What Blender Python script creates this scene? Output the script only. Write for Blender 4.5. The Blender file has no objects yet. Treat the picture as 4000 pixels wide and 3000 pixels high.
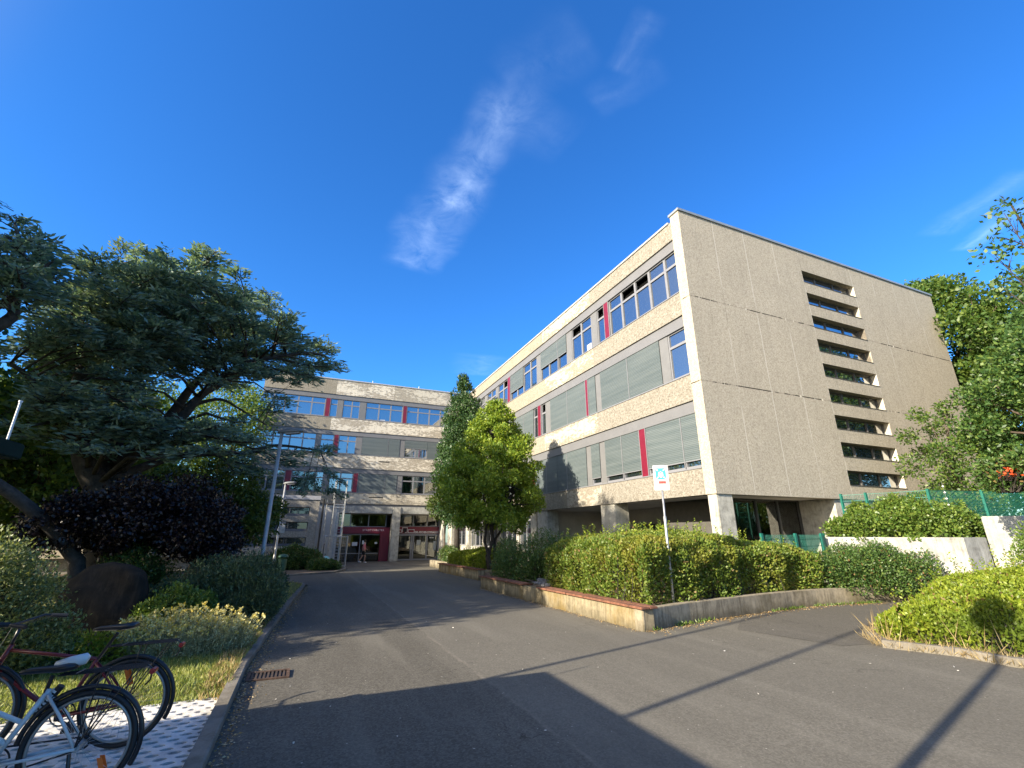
import bpy, bmesh, math, random
import numpy as np
from mathutils import Vector, Matrix

SC = bpy.context.scene
COL = SC.collection
R = math.radians
rng = np.random.default_rng(7)
random.seed(7)
SLOPE = -0.0145          # the whole site falls gently towards the entrance


def gz(x, y):
    return SLOPE * y


# ------------------------------------------------------------------ mesh builder
class MB:
    def __init__(self):
        self.v = []
        self.f = []

    def add(self, vs, fs):
        n = len(self.v)
        self.v += [tuple(p) for p in vs]
        self.f += [tuple(i + n for i in q) for q in fs]
        return self

    def box(self, x0, x1, y0, y1, z0, z1):
        if x0 > x1: x0, x1 = x1, x0
        if y0 > y1: y0, y1 = y1, y0
        return self.add([(x0, y0, z0), (x1, y0, z0), (x1, y1, z0), (x0, y1, z0),
                         (x0, y0, z1), (x1, y0, z1), (x1, y1, z1), (x0, y1, z1)],
                        [(0, 3, 2, 1), (4, 5, 6, 7), (0, 1, 5, 4), (1, 2, 6, 5), (2, 3, 7, 6), (3, 0, 4, 7)])

    def prism(self, poly, z0, z1):
        """poly: list of (x, y) counter-clockwise; z0 / z1 numbers or functions of (x, y)"""
        a = z0 if callable(z0) else (lambda x, y: z0)
        b = z1 if callable(z1) else (lambda x, y: z1)
        n = len(poly)
        vs = [(x, y, a(x, y)) for x, y in poly] + [(x, y, b(x, y)) for x, y in poly]
        fs = [tuple(range(n - 1, -1, -1)), tuple(range(n, 2 * n))]
        fs += [(i, (i + 1) % n, n + (i + 1) % n, n + i) for i in range(n)]
        return self.add(vs, fs)

    def tube(self, pts, rads, n=6, cap=True):
        pts = [Vector(p) for p in pts]
        if not hasattr(rads, '__len__'): rads = [rads] * len(pts)
        rings = []
        prev = None
        for i, p in enumerate(pts):
            d = (pts[min(i + 1, len(pts) - 1)] - pts[max(i - 1, 0)])
            if d.length < 1e-9: d = Vector((0, 0, 1))
            d.normalize()
            if prev is None:
                u = d.orthogonal().normalized()
            else:
                u = (prev - d * prev.dot(d))
                u = u.normalized() if u.length > 1e-6 else d.orthogonal().normalized()
            prev = u
            w = d.cross(u)
            rings.append([p + (u * math.cos(2 * math.pi * k / n) + w * math.sin(2 * math.pi * k / n)) * rads[i] for k in range(n)])
        vs = [q for r_ in rings for q in r_]
        fs = []
        for i in range(len(pts) - 1):
            for k in range(n):
                fs.append((i * n + k, i * n + (k + 1) % n, (i + 1) * n + (k + 1) % n, (i + 1) * n + k))
        if cap:
            fs.append(tuple(range(n - 1, -1, -1)))
            fs.append(tuple((len(pts) - 1) * n + k for k in range(n)))
        return self.add(vs, fs)

    def lathe(self, prof, c=(0, 0, 0), n=16):
        vs, fs = [], []
        for r_, z in prof:
            for k in range(n):
                a = 2 * math.pi * k / n
                vs.append((c[0] + r_ * math.cos(a), c[1] + r_ * math.sin(a), c[2] + z))
        for i in range(len(prof) - 1):
            for k in range(n):
                fs.append((i * n + k, i * n + (k + 1) % n, (i + 1) * n + (k + 1) % n, (i + 1) * n + k))
        fs.append(tuple(range(n - 1, -1, -1)))
        fs.append(tuple((len(prof) - 1) * n + k for k in range(n)))
        return self.add(vs, fs)

    def ring(self, c, axis_u, axis_w, rad, r0, n=40, m=8, a0=0.0, a1=2 * math.pi):
        """torus or arc in the plane of axis_u, axis_w"""
        c = Vector(c); u = Vector(axis_u); w = Vector(axis_w); nn = u.cross(w)
        closed = abs(a1 - a0 - 2 * math.pi) < 1e-6
        cnt = n if closed else n + 1
        vs, fs = [], []
        for i in range(cnt):
            a = a0 + (a1 - a0) * i / n
            d = u * math.cos(a) + w * math.sin(a)
            for k in range(m):
                b = 2 * math.pi * k / m
                vs.append(c + d * (rad + r0 * math.cos(b)) + nn * (r0 * math.sin(b)))
        for i in range(n):
            j = (i + 1) % cnt
            for k in range(m):
                fs.append((i * m + k, j * m + k, j * m + (k + 1) % m, i * m + (k + 1) % m))
        return self.add(vs, fs)

    def build(self, name, mat=None, parent=None, smooth=False, bevel=0.0):
        me = bpy.data.meshes.new(name)
        me.from_pydata(self.v, [], self.f)
        me.update()
        if bevel > 0:
            bm = bmesh.new(); bm.from_mesh(me)
            bmesh.ops.recalc_face_normals(bm, faces=bm.faces)
            bmesh.ops.bevel(bm, geom=[e for e in bm.edges if e.is_manifold and e.calc_face_angle(0) > 0.6], offset=bevel, segments=2, affect='EDGES', clamp_overlap=True)
            bm.to_mesh(me); bm.free()
        else:
            bm = bmesh.new(); bm.from_mesh(me)
            bmesh.ops.recalc_face_normals(bm, faces=bm.faces)
            bm.to_mesh(me); bm.free()
        return link(name, me, mat, parent, smooth)


def link(name, me, mat=None, parent=None, smooth=False):
    o = bpy.data.objects.new(name, me)
    COL.objects.link(o)
    if mat: me.materials.append(mat)
    if smooth:
        me.polygons.foreach_set('use_smooth', [True] * len(me.polygons))
    if parent:
        o.parent = parent
        o.location = -world_loc(parent)
    return o


def world_loc(o):
    l = Vector(o.location)
    while o.parent:
        o = o.parent
        l = l + Vector(o.location)
    return l


def tag(o, label, cat, group=None):
    o['label'] = label
    o['category'] = cat
    if group: o['group'] = group
    return o


def thing(name, label, cat, loc, group=None):
    o = bpy.data.objects.new(name, None)
    o.empty_display_size = 0.2
    COL.objects.link(o)
    o.location = loc
    return tag(o, label, cat, group)


def structure(o, kind='structure'):
    o['kind'] = kind
    return o


def copy_tree(o, loc, label, group=None, rz=None):
    def cp(src, par):
        c = src.copy(); COL.objects.link(c); c.parent = par
        for ch in list(src.children): cp(ch, c)
        return c
    c = cp(o, None)
    c.location = loc
    if rz is not None: c.rotation_euler.z = rz
    c['label'] = label
    if group: c['group'] = group
    return c


def text_mesh(name, s, size, mat, parent, origin, right, up, extrude=0.004, align='LEFT', spacing=1.0, xscale=1.0):
    cu = bpy.data.curves.new(name, 'FONT')
    cu.body = s; cu.size = size; cu.extrude = extrude; cu.align_x = align; cu.space_character = spacing; cu.offset = size * .03
    tmp = bpy.data.objects.new(name + '_tmp', cu)
    COL.objects.link(tmp)
    dg = bpy.context.evaluated_depsgraph_get()
    me = bpy.data.meshes.new_from_object(tmp.evaluated_get(dg))
    bpy.data.objects.remove(tmp); bpy.data.curves.remove(cu)
    r_ = Vector(right).normalized(); u = Vector(up).normalized(); n = r_.cross(u)
    o0 = Vector(origin)
    for v in me.vertices:
        p = v.co.copy()
        v.co = o0 + r_ * p.x * xscale + u * p.y + n * p.z
    me.name = name
    return link(name, me, mat, parent)


# ------------------------------------------------------------------ materials
def new_mat(name):
    m = bpy.data.materials.new(name)
    m.use_nodes = True
    nt = m.node_tree
    return m, nt, nt.nodes['Principled BSDF']


def N(nt, t, **kw):
    n = nt.nodes.new(t)
    for k, v in kw.items():
        if k.startswith('i_'):
            n.inputs[k[2:]].default_value = v
        else:
            setattr(n, k, v)
    return n


def coords(nt, scale=(1, 1, 1), kind='Object'):
    tc = N(nt, 'ShaderNodeTexCoord')
    mp = N(nt, 'ShaderNodeMapping')
    mp.inputs['Scale'].default_value = scale
    nt.links.new(tc.outputs[kind], mp.inputs['Vector'])
    return mp.outputs['Vector']


def noise(nt, vec, scale, detail=4, rough=0.6):
    n = N(nt, 'ShaderNodeTexNoise')
    n.inputs['Scale'].default_value = scale
    n.inputs['Detail'].default_value = detail
    n.inputs['Roughness'].default_value = rough
    nt.links.new(vec, n.inputs['Vector'])
    return n.outputs['Fac']


def ramp(nt, fac, stops, interp='LINEAR'):
    r_ = N(nt, 'ShaderNodeValToRGB')
    cr = r_.color_ramp
    cr.interpolation = interp
    while len(cr.elements) < len(stops): cr.elements.new(0.5)
    for e, (p, c) in zip(cr.elements, stops):
        e.position = p
        e.color = (c, c, c, 1) if not hasattr(c, '__len__') else (c[0], c[1], c[2], 1)
    nt.links.new(fac, r_.inputs['Fac'])
    return r_.outputs['Color']


def mixc(nt, fac, a, b, mode='MIX'):
    m = N(nt, 'ShaderNodeMix', data_type='RGBA', blend_type=mode)
    for sock, v in (('Factor', fac), ('A', a), ('B', b)):
        s = [i for i in m.inputs if i.name == sock and (i.type == 'RGBA' if sock != 'Factor' else i.type == 'VALUE')][0]
        if hasattr(v, 'is_linked') or hasattr(v, 'links'):
            nt.links.new(v, s)
        elif sock == 'Factor':
            s.default_value = v
        else:
            s.default_value = (v[0], v[1], v[2], 1)
    return [o for o in m.outputs if o.type == 'RGBA'][0]


def mathn(nt, op, a, b=None):
    m = N(nt, 'ShaderNodeMath', operation=op)
    for i, v in enumerate((a, b)):
        if v is None: continue
        if hasattr(v, 'links'): nt.links.new(v, m.inputs[i])
        else: m.inputs[i].default_value = v
    return m.outputs[0]


def bump(nt, bsdf, h, strength=0.4, dist=0.02):
    b = N(nt, 'ShaderNodeBump')
    b.inputs['Strength'].default_value = strength
    b.inputs['Distance'].default_value = dist
    nt.links.new(h, b.inputs['Height'])
    nt.links.new(b.outputs['Normal'], bsdf.inputs['Normal'])


def plain(name, col, rough=0.6, metal=0.0, var=0.12, scale=6.0, bmp=0.0, spec=0.5):
    m, nt, b = new_mat(name)
    b.inputs['Roughness'].default_value = rough
    b.inputs['Metallic'].default_value = metal
    b.inputs['Specular IOR Level'].default_value = spec
    v = coords(nt)
    f = noise(nt, v, scale, 5, 0.65)
    c0 = tuple(max(0, c * (1 - var * 1.6)) for c in col)
    c1 = tuple(min(1, c * (1 + var * 1.2)) for c in col)
    nt.links.new(ramp(nt, f, [(0.3, c0), (0.7, c1)]), b.inputs['Base Color'])
    if bmp: bump(nt, b, noise(nt, v, scale * 8, 3), bmp, 0.01)
    return m


def leaf_mat(name, stops, transl=0.3, rough=0.5, patch=None, spec=0.4):
    """every leaf gets its own tone (random per island), clumps vary slowly"""
    m, nt, b = new_mat(name)
    geo = N(nt, 'ShaderNodeNewGeometry')
    rnd = geo.outputs['Random Per Island']
    col = ramp(nt, rnd, stops)
    v = coords(nt)
    if patch:
        sc, colp, lo, hi = patch
        f = noise(nt, v, sc, 3, 0.5)
        col = mixc(nt, ramp(nt, f, [(lo, 0.0), (hi, 1.0)]), col, colp)
    nt.links.new(col, b.inputs['Base Color'])
    b.inputs['Roughness'].default_value = rough
    b.inputs['Specular IOR Level'].default_value = spec
    tr = N(nt, 'ShaderNodeBsdfTranslucent')
    trc = mixc(nt, 1.0, col, (1.35, 1.25, 0.55), 'MULTIPLY')
    nt.links.new(trc, tr.inputs['Color'])
    mx = N(nt, 'ShaderNodeMixShader')
    mx.inputs[0].default_value = transl
    out = nt.nodes['Material Output']
    nt.links.new(b.outputs[0], mx.inputs[1]); nt.links.new(tr.outputs[0], mx.inputs[2])
    nt.links.new(mx.outputs[0], out.inputs['Surface'])
    return m


M = {}


def aggregate(name, c_light, c_mid, c_dark, joints=False, stain=0.35, scale=1.0, bmps=0.7, grain=0.75):
    """exposed-aggregate concrete: pebbles, blotches, vertical dirt streaks"""
    m, nt, b = new_mat(name)
    b.inputs['Roughness'].default_value = 0.9
    b.inputs['Specular IOR Level'].default_value = 0.2
    v = coords(nt)
    vo = N(nt, 'ShaderNodeTexVoronoi'); vo.inputs['Scale'].default_value = 17 * scale
    nt.links.new(v, vo.inputs['Vector'])
    peb = ramp(nt, vo.outputs['Color'], [(0.15, c_dark), (0.42, c_mid), (0.75, c_light)])
    f = noise(nt, v, 11 * scale, 4, 0.7)
    col = mixc(nt, ramp(nt, f, [(0.36, grain), (0.62, 0.0)]), peb, tuple(c * 0.62 for c in c_mid))
    big = noise(nt, v, 0.55, 4, 0.6)
    col = mixc(nt, ramp(nt, big, [(0.35, stain), (0.65, 0.0)]), col, tuple(c * 0.7 for c in c_mid))
    st = coords(nt, (2.2, 2.2, 0.12))
    streak = noise(nt, st, 2.6, 5, 0.75)
    col = mixc(nt, ramp(nt, streak, [(0.54, 0.0), (0.76, stain)]), col, (0.12, 0.10, 0.075))
    if joints:
        tc = N(nt, 'ShaderNodeTexCoord')
        sp = N(nt, 'ShaderNodeSeparateXYZ')
        nt.links.new(tc.outputs['Object'], sp.inputs[0])
        wob = mathn(nt, 'MULTIPLY', mathn(nt, 'SUBTRACT', noise(nt, v, 2.2, 3), 0.5), 0.035)
        under = ramp(nt, mathn(nt, 'MULTIPLY', mathn(nt, 'ABSOLUTE', mathn(nt, 'SUBTRACT', sp.outputs['X'], 20.2)), .25), [(0.40, 1.0), (0.52, 0.0)])
        run = noise(nt, coords(nt, (4.5, 4.5, .22)), 2.2, 6, .75)
        col = mixc(nt, mixc(nt, 1.0, under, ramp(nt, run, [(.46, 0.0), (.70, .30)]), 'MULTIPLY'), col, (0.17, 0.15, 0.12))
        col = mixc(nt, ramp(nt, noise(nt, coords(nt, (.6, .6, .07)), 1.9, 5, .7), [(.50, 0.0), (.74, .10)]), col, (0.19, 0.165, 0.13))
        # lime runs along the vertical joints
        for i, x in enumerate(joints['v']):
            d = mathn(nt, 'ABSOLUTE', mathn(nt, 'ADD', mathn(nt, 'SUBTRACT', sp.outputs['X'], x), wob))
            near = ramp(nt, d, [(0.0, 1.0), (0.028, 0.0)])
            seg = noise(nt, coords(nt, (1.3, 1, 0.33)), 1.1 + 0.13 * i, 2)
            fac = mixc(nt, 1.0, near, ramp(nt, seg, [(0.44, 0.0), (0.56, 1.0)]), 'MULTIPLY')
            col = mixc(nt, fac, col, (0.62, 0.58, 0.5))
            dk = ramp(nt, d, [(0.0, 0.8), (0.014, 0.0)])
            col = mixc(nt, mixc(nt, 1.0, dk, ramp(nt, seg, [(0.40, 1.0), (0.47, 0.0)]), 'MULTIPLY'), col, (0.10, 0.085, 0.07))
        for i, z in enumerate(joints['h']):
            d = mathn(nt, 'ABSOLUTE', mathn(nt, 'ADD', mathn(nt, 'SUBTRACT', sp.outputs['Z'], z), wob))
            seg = noise(nt, coords(nt, (0.9, 0.9, 0.1)), 1.7 + i * 0.4, 4)
            fac = mixc(nt, 1.0, ramp(nt, d, [(0.016, 1.0), (0.026, 0.0)]), ramp(nt, seg, [(0.47, 0.25), (0.53, 1.0)]), 'MULTIPLY')
            col = mixc(nt, fac, col, (0.045, 0.038, 0.03))
            seg2 = noise(nt, coords(nt, (3, 3, 0.4)), 2.1 + i, 2)
            chip = mixc(nt, 1.0, ramp(nt, d, [(0.02, 1.0), (0.06, 0.0)]), ramp(nt, seg2, [(0.63, 0.0), (0.66, 1.0)]), 'MULTIPLY')
            col = mixc(nt, chip, col, (0.7, 0.66, 0.55))
    nt.links.new(col, b.inputs['Base Color'])
    h = mixc(nt, 0.5, vo.outputs['Distance'], noise(nt, v, 30 * scale, 3))
    bump(nt, b, h, bmps, 0.03)
    return m


def peeling(name, base, flake, rows=9.0):
    """paint coming off in horizontal scale-like rows"""
    m, nt, b = new_mat(name)
    b.inputs['Roughness'].default_value = 0.9
    v = coords(nt)
    row = coords(nt, (2.6, 2.6, 6.5))
    f = noise(nt, row, 1.25, 6, 0.72)
    big = noise(nt, coords(nt, (0.35, 0.35, 1.3)), 1.3, 2)
    f2 = mathn(nt, 'ADD', f, mathn(nt, 'MULTIPLY', mathn(nt, 'SUBTRACT', big, 0.5), 0.55))
    msk = ramp(nt, f2, [(0.48, 0.0), (0.53, 1.0)])
    edge = ramp(nt, f2, [(0.44, 0.0), (0.48, 1.0), (0.5, 0.0)])
    gr = noise(nt, v, 9, 5, 0.7)
    bc = ramp(nt, gr, [(0.3, tuple(c * 0.72 for c in base)), (0.7, tuple(c * 1.2 for c in base))])
    col = mixc(nt, msk, bc, flake)
    col = mixc(nt, mixc(nt, 1.0, edge, (0.5, 0.5, 0.5), 'MULTIPLY'), col, (0.16, 0.14, 0.11))
    streak = noise(nt, coords(nt, (2.2, 2.2, 0.12)), 2.4, 5, 0.75)
    col = mixc(nt, ramp(nt, streak, [(0.52, 0.0), (0.75, 0.45)]), col, (0.13, 0.11, 0.085))
    nt.links.new(col, b.inputs['Base Color'])
    bump(nt, b, mixc(nt, 0.3, msk, gr), 0.5, 0.012)
    return m


def glass_opaque(name, tint, refl=0.45, rough=0.02):
    """coated double glazing before a dim room"""
    m, nt, b = new_mat(name)
    b.inputs['Base Color'].default_value = (*tint, 1)
    b.inputs['Roughness'].default_value = 0.25
    gl = N(nt, 'ShaderNodeBsdfGlossy'); gl.inputs['Roughness'].default_value = rough
    gl.inputs['Color'].default_value = (0.92, 0.96, 1.0, 1)
    v = coords(nt)
    bp = N(nt, 'ShaderNodeBump'); bp.inputs['Strength'].default_value = 0.03; bp.inputs['Distance'].default_value = 0.05
    nt.links.new(noise(nt, v, 0.9, 2), bp.inputs['Height'])
    nt.links.new(bp.outputs['Normal'], gl.inputs['Normal'])
    lw = N(nt, 'ShaderNodeLayerWeight'); lw.inputs['Blend'].default_value = 0.35
    fac = mathn(nt, 'ADD', mathn(nt, 'MULTIPLY', lw.outputs['Fresnel'], 0.8), refl * 0.6)
    fac = mathn(nt, 'MINIMUM', fac, 0.95)
    mx = N(nt, 'ShaderNodeMixShader')
    nt.links.new(fac, mx.inputs[0]); nt.links.new(b.outputs[0], mx.inputs[1]); nt.links.new(gl.outputs[0], mx.inputs[2])
    nt.links.new(mx.outputs[0], nt.nodes['Material Output'].inputs['Surface'])
    return m


def glass_clear(name, tint=(0.75, 0.82, 0.8), refl=0.16):
    m, nt, b = new_mat(name)
    nt.nodes.remove(b)
    tr = N(nt, 'ShaderNodeBsdfTransparent'); tr.inputs['Color'].default_value = (*tint, 1)
    gl = N(nt, 'ShaderNodeBsdfGlossy'); gl.inputs['Roughness'].default_value = 0.02
    lw = N(nt, 'ShaderNodeLayerWeight'); lw.inputs['Blend'].default_value = 0.3
    fac = mathn(nt, 'MINIMUM', mathn(nt, 'ADD', lw.outputs['Fresnel'], refl), 0.95)
    mx = N(nt, 'ShaderNodeMixShader')
    nt.links.new(fac, mx.inputs[0]); nt.links.new(tr.outputs[0], mx.inputs[1]); nt.links.new(gl.outputs[0], mx.inputs[2])
    nt.links.new(mx.outputs[0], nt.nodes['Material Output'].inputs['Surface'])
    return m


def asphalt(name, c0, c1, seam_x=None, patchy=0.35):
    m, nt, b = new_mat(name)
    b.inputs['Roughness'].default_value = 0.92
    b.inputs['Specular IOR Level'].default_value = 0.25
    v = coords(nt)
    fine = noise(nt, v, 70, 3, 0.85)
    vo = N(nt, 'ShaderNodeTexVoronoi'); vo.inputs['Scale'].default_value = 52
    nt.links.new(v, vo.inputs['Vector'])
    spk = ramp(nt, vo.outputs['Color'], [(0.2, c0), (0.75, c1)])
    col = mixc(nt, ramp(nt, fine, [(0.42, 0.6), (0.6, 0.0)]), spk, tuple(c * 0.6 for c in c0))
    big = noise(nt, v, 0.45, 5, 0.6)
    col = mixc(nt, ramp(nt, big, [(0.35, patchy), (0.65, 0.0)]), col, tuple(c * 0.75 for c in c0))
    lng = noise(nt, coords(nt, (1.6, 0.16, 1)), 1.0, 4, 0.6)
    col = mixc(nt, ramp(nt, lng, [(0.5, 0.0), (0.75, patchy)]), col, tuple(c * 1.25 for c in c1))
    stn = noise(nt, v, 1.7, 5, 0.7)
    col = mixc(nt, ramp(nt, stn, [(0.60, 0.0), (0.72, 0.35)]), col, tuple(c * 0.55 for c in c0))
    # pale grit and petals trodden in
    v3 = N(nt, 'ShaderNodeTexVoronoi'); v3.inputs['Scale'].default_value = 5.5
    nt.links.new(v, v3.inputs['Vector'])
    col = mixc(nt, ramp(nt, v3.outputs['Distance'], [(0.035, 0.8), (0.05, 0.0)]), col, (0.42, 0.4, 0.34))
    ce = N(nt, 'ShaderNodeTexVoronoi', feature='DISTANCE_TO_EDGE'); ce.inputs['Scale'].default_value = 0.33
    wv = N(nt, 'ShaderNodeVectorMath', operation='ADD'); wn_ = N(nt, 'ShaderNodeTexNoise'); wn_.inputs['Scale'].default_value = 2.2; wn_.inputs['Detail'].default_value = 5
    nt.links.new(v, wn_.inputs['Vector']); nt.links.new(v, wv.inputs[0]); nt.links.new(wn_.outputs['Color'], wv.inputs[1]); nt.links.new(wv.outputs[0], ce.inputs['Vector'])
    crk = mixc(nt, 1.0, ramp(nt, ce.outputs['Distance'], [(0.0, 1.0), (0.0045, 0.0)]), ramp(nt, noise(nt, v, 0.5, 2), [(0.5, 0.0), (0.56, 0.8)]), 'MULTIPLY')
    col = mixc(nt, crk, col, tuple(c * 0.35 for c in c0))
    if seam_x is not None:
        tc = N(nt, 'ShaderNodeTexCoord'); sp = N(nt, 'ShaderNodeSeparateXYZ')
        nt.links.new(tc.outputs['Object'], sp.inputs[0])
        wob = mathn(nt, 'MULTIPLY', mathn(nt, 'SUBTRACT', noise(nt, v, 1.4, 5, 0.7), 0.5), 0.16)
        d = mathn(nt, 'ABSOLUTE', mathn(nt, 'ADD', mathn(nt, 'SUBTRACT', sp.outputs['X'], seam_x), wob))
        seg = noise(nt, v, 2.0, 3)
        fac = mixc(nt, 1.0, ramp(nt, d, [(0.0, 0.5), (0.035, 0.0)]), ramp(nt, seg, [(0.35, 0.0), (0.6, 1.0)]), 'MULTIPLY')
        col = mixc(nt, fac, col, (0.27, 0.235, 0.19))
        one = ramp(nt, mathn(nt, 'MULTIPLY', mathn(nt, 'ADD', mathn(nt, 'SUBTRACT', sp.outputs['X'], seam_x), wob), 1.0), [(0.0, 0.0), (0.02, 0.22)])
        col = mixc(nt, one, col, tuple(c * 1.3 for c in c1))
    nt.links.new(col, b.inputs['Base Color'])
    bump(nt, b, fine, 0.35, 0.008)
    return m


def old_concrete(name, col, moss=(0.10, 0.085, 0.03), amt=0.6, streaks=True):
    m, nt, b = new_mat(name)
    b.inputs['Roughness'].default_value = 0.95
    b.inputs['Specular IOR Level'].default_value = 0.15
    v = coords(nt)
    f = noise(nt, v, 3.5, 7, 0.75)
    c = ramp(nt, f, [(0.3, tuple(x * 0.55 for x in col)), (0.5, col), (0.72, tuple(min(1, x * 1.35) for x in col))])
    if streaks:
        s = noise(nt, coords(nt, (5, 5, 0.5)), 2.2, 6, 0.8)
        c = mixc(nt, ramp(nt, s, [(0.47, 0.0), (0.66, amt)]), c, (0.045, 0.036, 0.026))
    if streaks:
        tz = N(nt, 'ShaderNodeNewGeometry'); sz = N(nt, 'ShaderNodeSeparateXYZ'); nt.links.new(tz.outputs['Position'], sz.inputs[0])
        hgt = mathn(nt, 'ADD', mathn(nt, 'SUBTRACT', sz.outputs['Z'], mathn(nt, 'MULTIPLY', sz.outputs['Y'], SLOPE)), mathn(nt, 'MULTIPLY', mathn(nt, 'SUBTRACT', noise(nt, v, 2.6, 5, .7), .5), .5))
        c = mixc(nt, ramp(nt, hgt, [(0.0, amt), (0.22, 0.0)]), c, (0.06, 0.05, 0.03))
    g = noise(nt, v, 1.1, 4)
    c = mixc(nt, ramp(nt, g, [(0.5, 0.0), (0.72, amt)]), c, moss)
    nt.links.new(c, b.inputs['Base Color'])
    bump(nt, b, noise(nt, v, 26, 4), 0.5, 0.012)
    return m


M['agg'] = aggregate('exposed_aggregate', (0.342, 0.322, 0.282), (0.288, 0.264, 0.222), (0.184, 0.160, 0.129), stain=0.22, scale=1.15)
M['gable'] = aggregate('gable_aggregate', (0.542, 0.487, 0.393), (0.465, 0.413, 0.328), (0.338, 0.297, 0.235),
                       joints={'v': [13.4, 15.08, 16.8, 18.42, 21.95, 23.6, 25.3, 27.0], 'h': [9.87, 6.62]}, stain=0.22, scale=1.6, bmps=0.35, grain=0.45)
M['smooth'] = aggregate('plain_concrete', (0.385, 0.348, 0.283), (0.336, 0.303, 0.242), (0.262, 0.230, 0.176), stain=0.45, bmps=0.2)
M['peel_wing'] = peeling('wing_peeling_paint', (0.285, 0.25, 0.195), (0.43, 0.40, 0.335))
M['peel_wing_grey'] = peeling('wing_grey_peeling_paint', (0.255, 0.225, 0.18), (0.385, 0.355, 0.295))
M['peel'] = peeling('peeling_paint', (0.40, 0.355, 0.285), (0.66, 0.61, 0.51))
M['peel_grey'] = peeling('peeling_grey_paint', (0.35, 0.315, 0.255), (0.56, 0.515, 0.42))
M['white_conc'] = old_concrete('white_painted_concrete', (0.442, 0.425, 0.374), (0.289, 0.264, 0.212), 0.3)
M['white_wall'] = old_concrete('white_painted_wall', (0.376, 0.376, 0.354), (0.217, 0.209, 0.180), 0.4)
M['shade_wall'] = plain('pale_render', (0.58, 0.55, 0.49), 0.9, var=0.1, scale=1.5)
M['soffit'] = plain('soffit_paint', (0.62, 0.58, 0.51), 0.9, var=0.1, scale=0.8)
M['lintel'] = plain('shutter_box_metal', (0.164, 0.165, 0.174), 0.5, var=0.06, scale=1.2)
M['frame'] = plain('window_frame', (0.210, 0.213, 0.231), 0.4, var=0.05)
M['panel'] = plain('grey_panel', (0.164, 0.165, 0.169), 0.5, var=0.06, scale=2)
M['red'] = plain('dark_red_panel', (0.162, 0.010, 0.027), 0.4, var=0.1, scale=2)
M['cap'] = plain('zinc_flashing', (0.33, 0.36, 0.37), 0.4, 0.3, var=0.1, scale=2)
M['white_cap'] = plain('pale_flashing', (0.400, 0.400, 0.400), 0.4, var=0.06)
M['dark'] = plain('dark_interior', (0.02, 0.02, 0.02), 0.9)  # near-black colour stands in for the darkness of unlit rooms
M['dim'] = plain('dim_interior', (0.09, 0.085, 0.075), 0.9)  # weak indoor light is put into this dull colour
M['pane'] = glass_opaque('window_glass', (0.02, 0.026, 0.034), 0.55)
M['pane_dark'] = glass_opaque('dark_window_glass', (0.012, 0.012, 0.012), 0.12)
M['clear'] = glass_clear('clear_glass')
M['door_glass'] = glass_clear('door_glass', (0.5, 0.56, 0.54), 0.10)
M['curtain'] = plain('green_curtain', (0.03, 0.10, 0.07), 0.9, var=0.4, scale=12)
M['steel'] = plain('galvanised_steel', (0.42, 0.43, 0.44), 0.45, 0.55, var=0.2, scale=9)
M['pole'] = plain('grey_pole_paint', (0.30, 0.33, 0.35), 0.45, 0.2, var=0.15, scale=5)
M['black'] = plain('black_rubber', (0.012, 0.012, 0.013), 0.6)
M['black_paint'] = plain('black_paint', (0.015, 0.015, 0.017), 0.35)
M['rim'] = plain('alloy_rim', (0.32, 0.31, 0.29), 0.4, 0.5)
M['white_paint'] = plain('white_bike_paint', (0.592, 0.608, 0.608), 0.3, var=0.05)
M['red_paint'] = plain('red_bike_paint', (0.17, 0.012, 0.016), 0.3, var=0.1)
M['orange'] = plain('orange_reflector', (0.75, 0.16, 0.02), 0.3, var=0.15)
M['teal_fence'] = plain('green_fence_coating', (0.012, 0.13, 0.10), 0.45, var=0.15)
M['bin_green'] = plain('green_bin_paint', (0.06, 0.14, 0.08), 0.5, var=0.2)
M['shelter'] = plain('dark_green_shelter_paint', (0.008, 0.022, 0.019), 0.9, var=0.15, spec=0.1)
M['white'] = plain('white_enamel', (0.640, 0.640, 0.640), 0.4, var=0.04)
M['wood'] = plain('weathered_bench_wood', (0.20, 0.085, 0.05), 0.8, var=0.35, scale=9, bmp=0.3)
M['kerb'] = old_concrete('kerb_concrete', (0.20, 0.18, 0.15), (0.10, 0.085, 0.05), 0.55, False)
M['wall_conc'] = old_concrete('stained_planter_concrete', (0.289, 0.246, 0.164), (0.195, 0.125, 0.023), 0.62)
M['wall_conc_dark'] = old_concrete('grey_planter_concrete', (0.31, 0.27, 0.20), (0.12, 0.10, 0.045), 0.62)
M['stone'] = old_concrete('dark_monument_stone', (0.020, 0.017, 0.014), (0.013, 0.012, 0.009), 0.7)
M['soil'] = plain('dry_soil', (0.14, 0.10, 0.065), 0.95, var=0.4, scale=5, bmp=0.5)
M['bark'] = plain('brown_bark', (0.10, 0.075, 0.055), 0.95, var=0.45, scale=9, bmp=0.8)
M['bark_dark'] = plain('dark_bark', (0.045, 0.038, 0.032), 0.95, var=0.4, scale=9, bmp=0.8)
M['road'] = asphalt('road_asphalt', (0.092, 0.084, 0.068), (0.178, 0.165, 0.136), seam_x=2.28)
M['path'] = asphalt('path_asphalt', (0.105, 0.096, 0.08), (0.16, 0.147, 0.123), patchy=0.2)
M['paving'] = asphalt('forecourt_paving', (0.115, 0.105, 0.088), (0.185, 0.168, 0.14), patchy=0.4)
# ------------------------------------------------------------------ foliage
def unit(a):
    return a / np.maximum(1e-9, np.linalg.norm(a, axis=1))[:, None]


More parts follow.
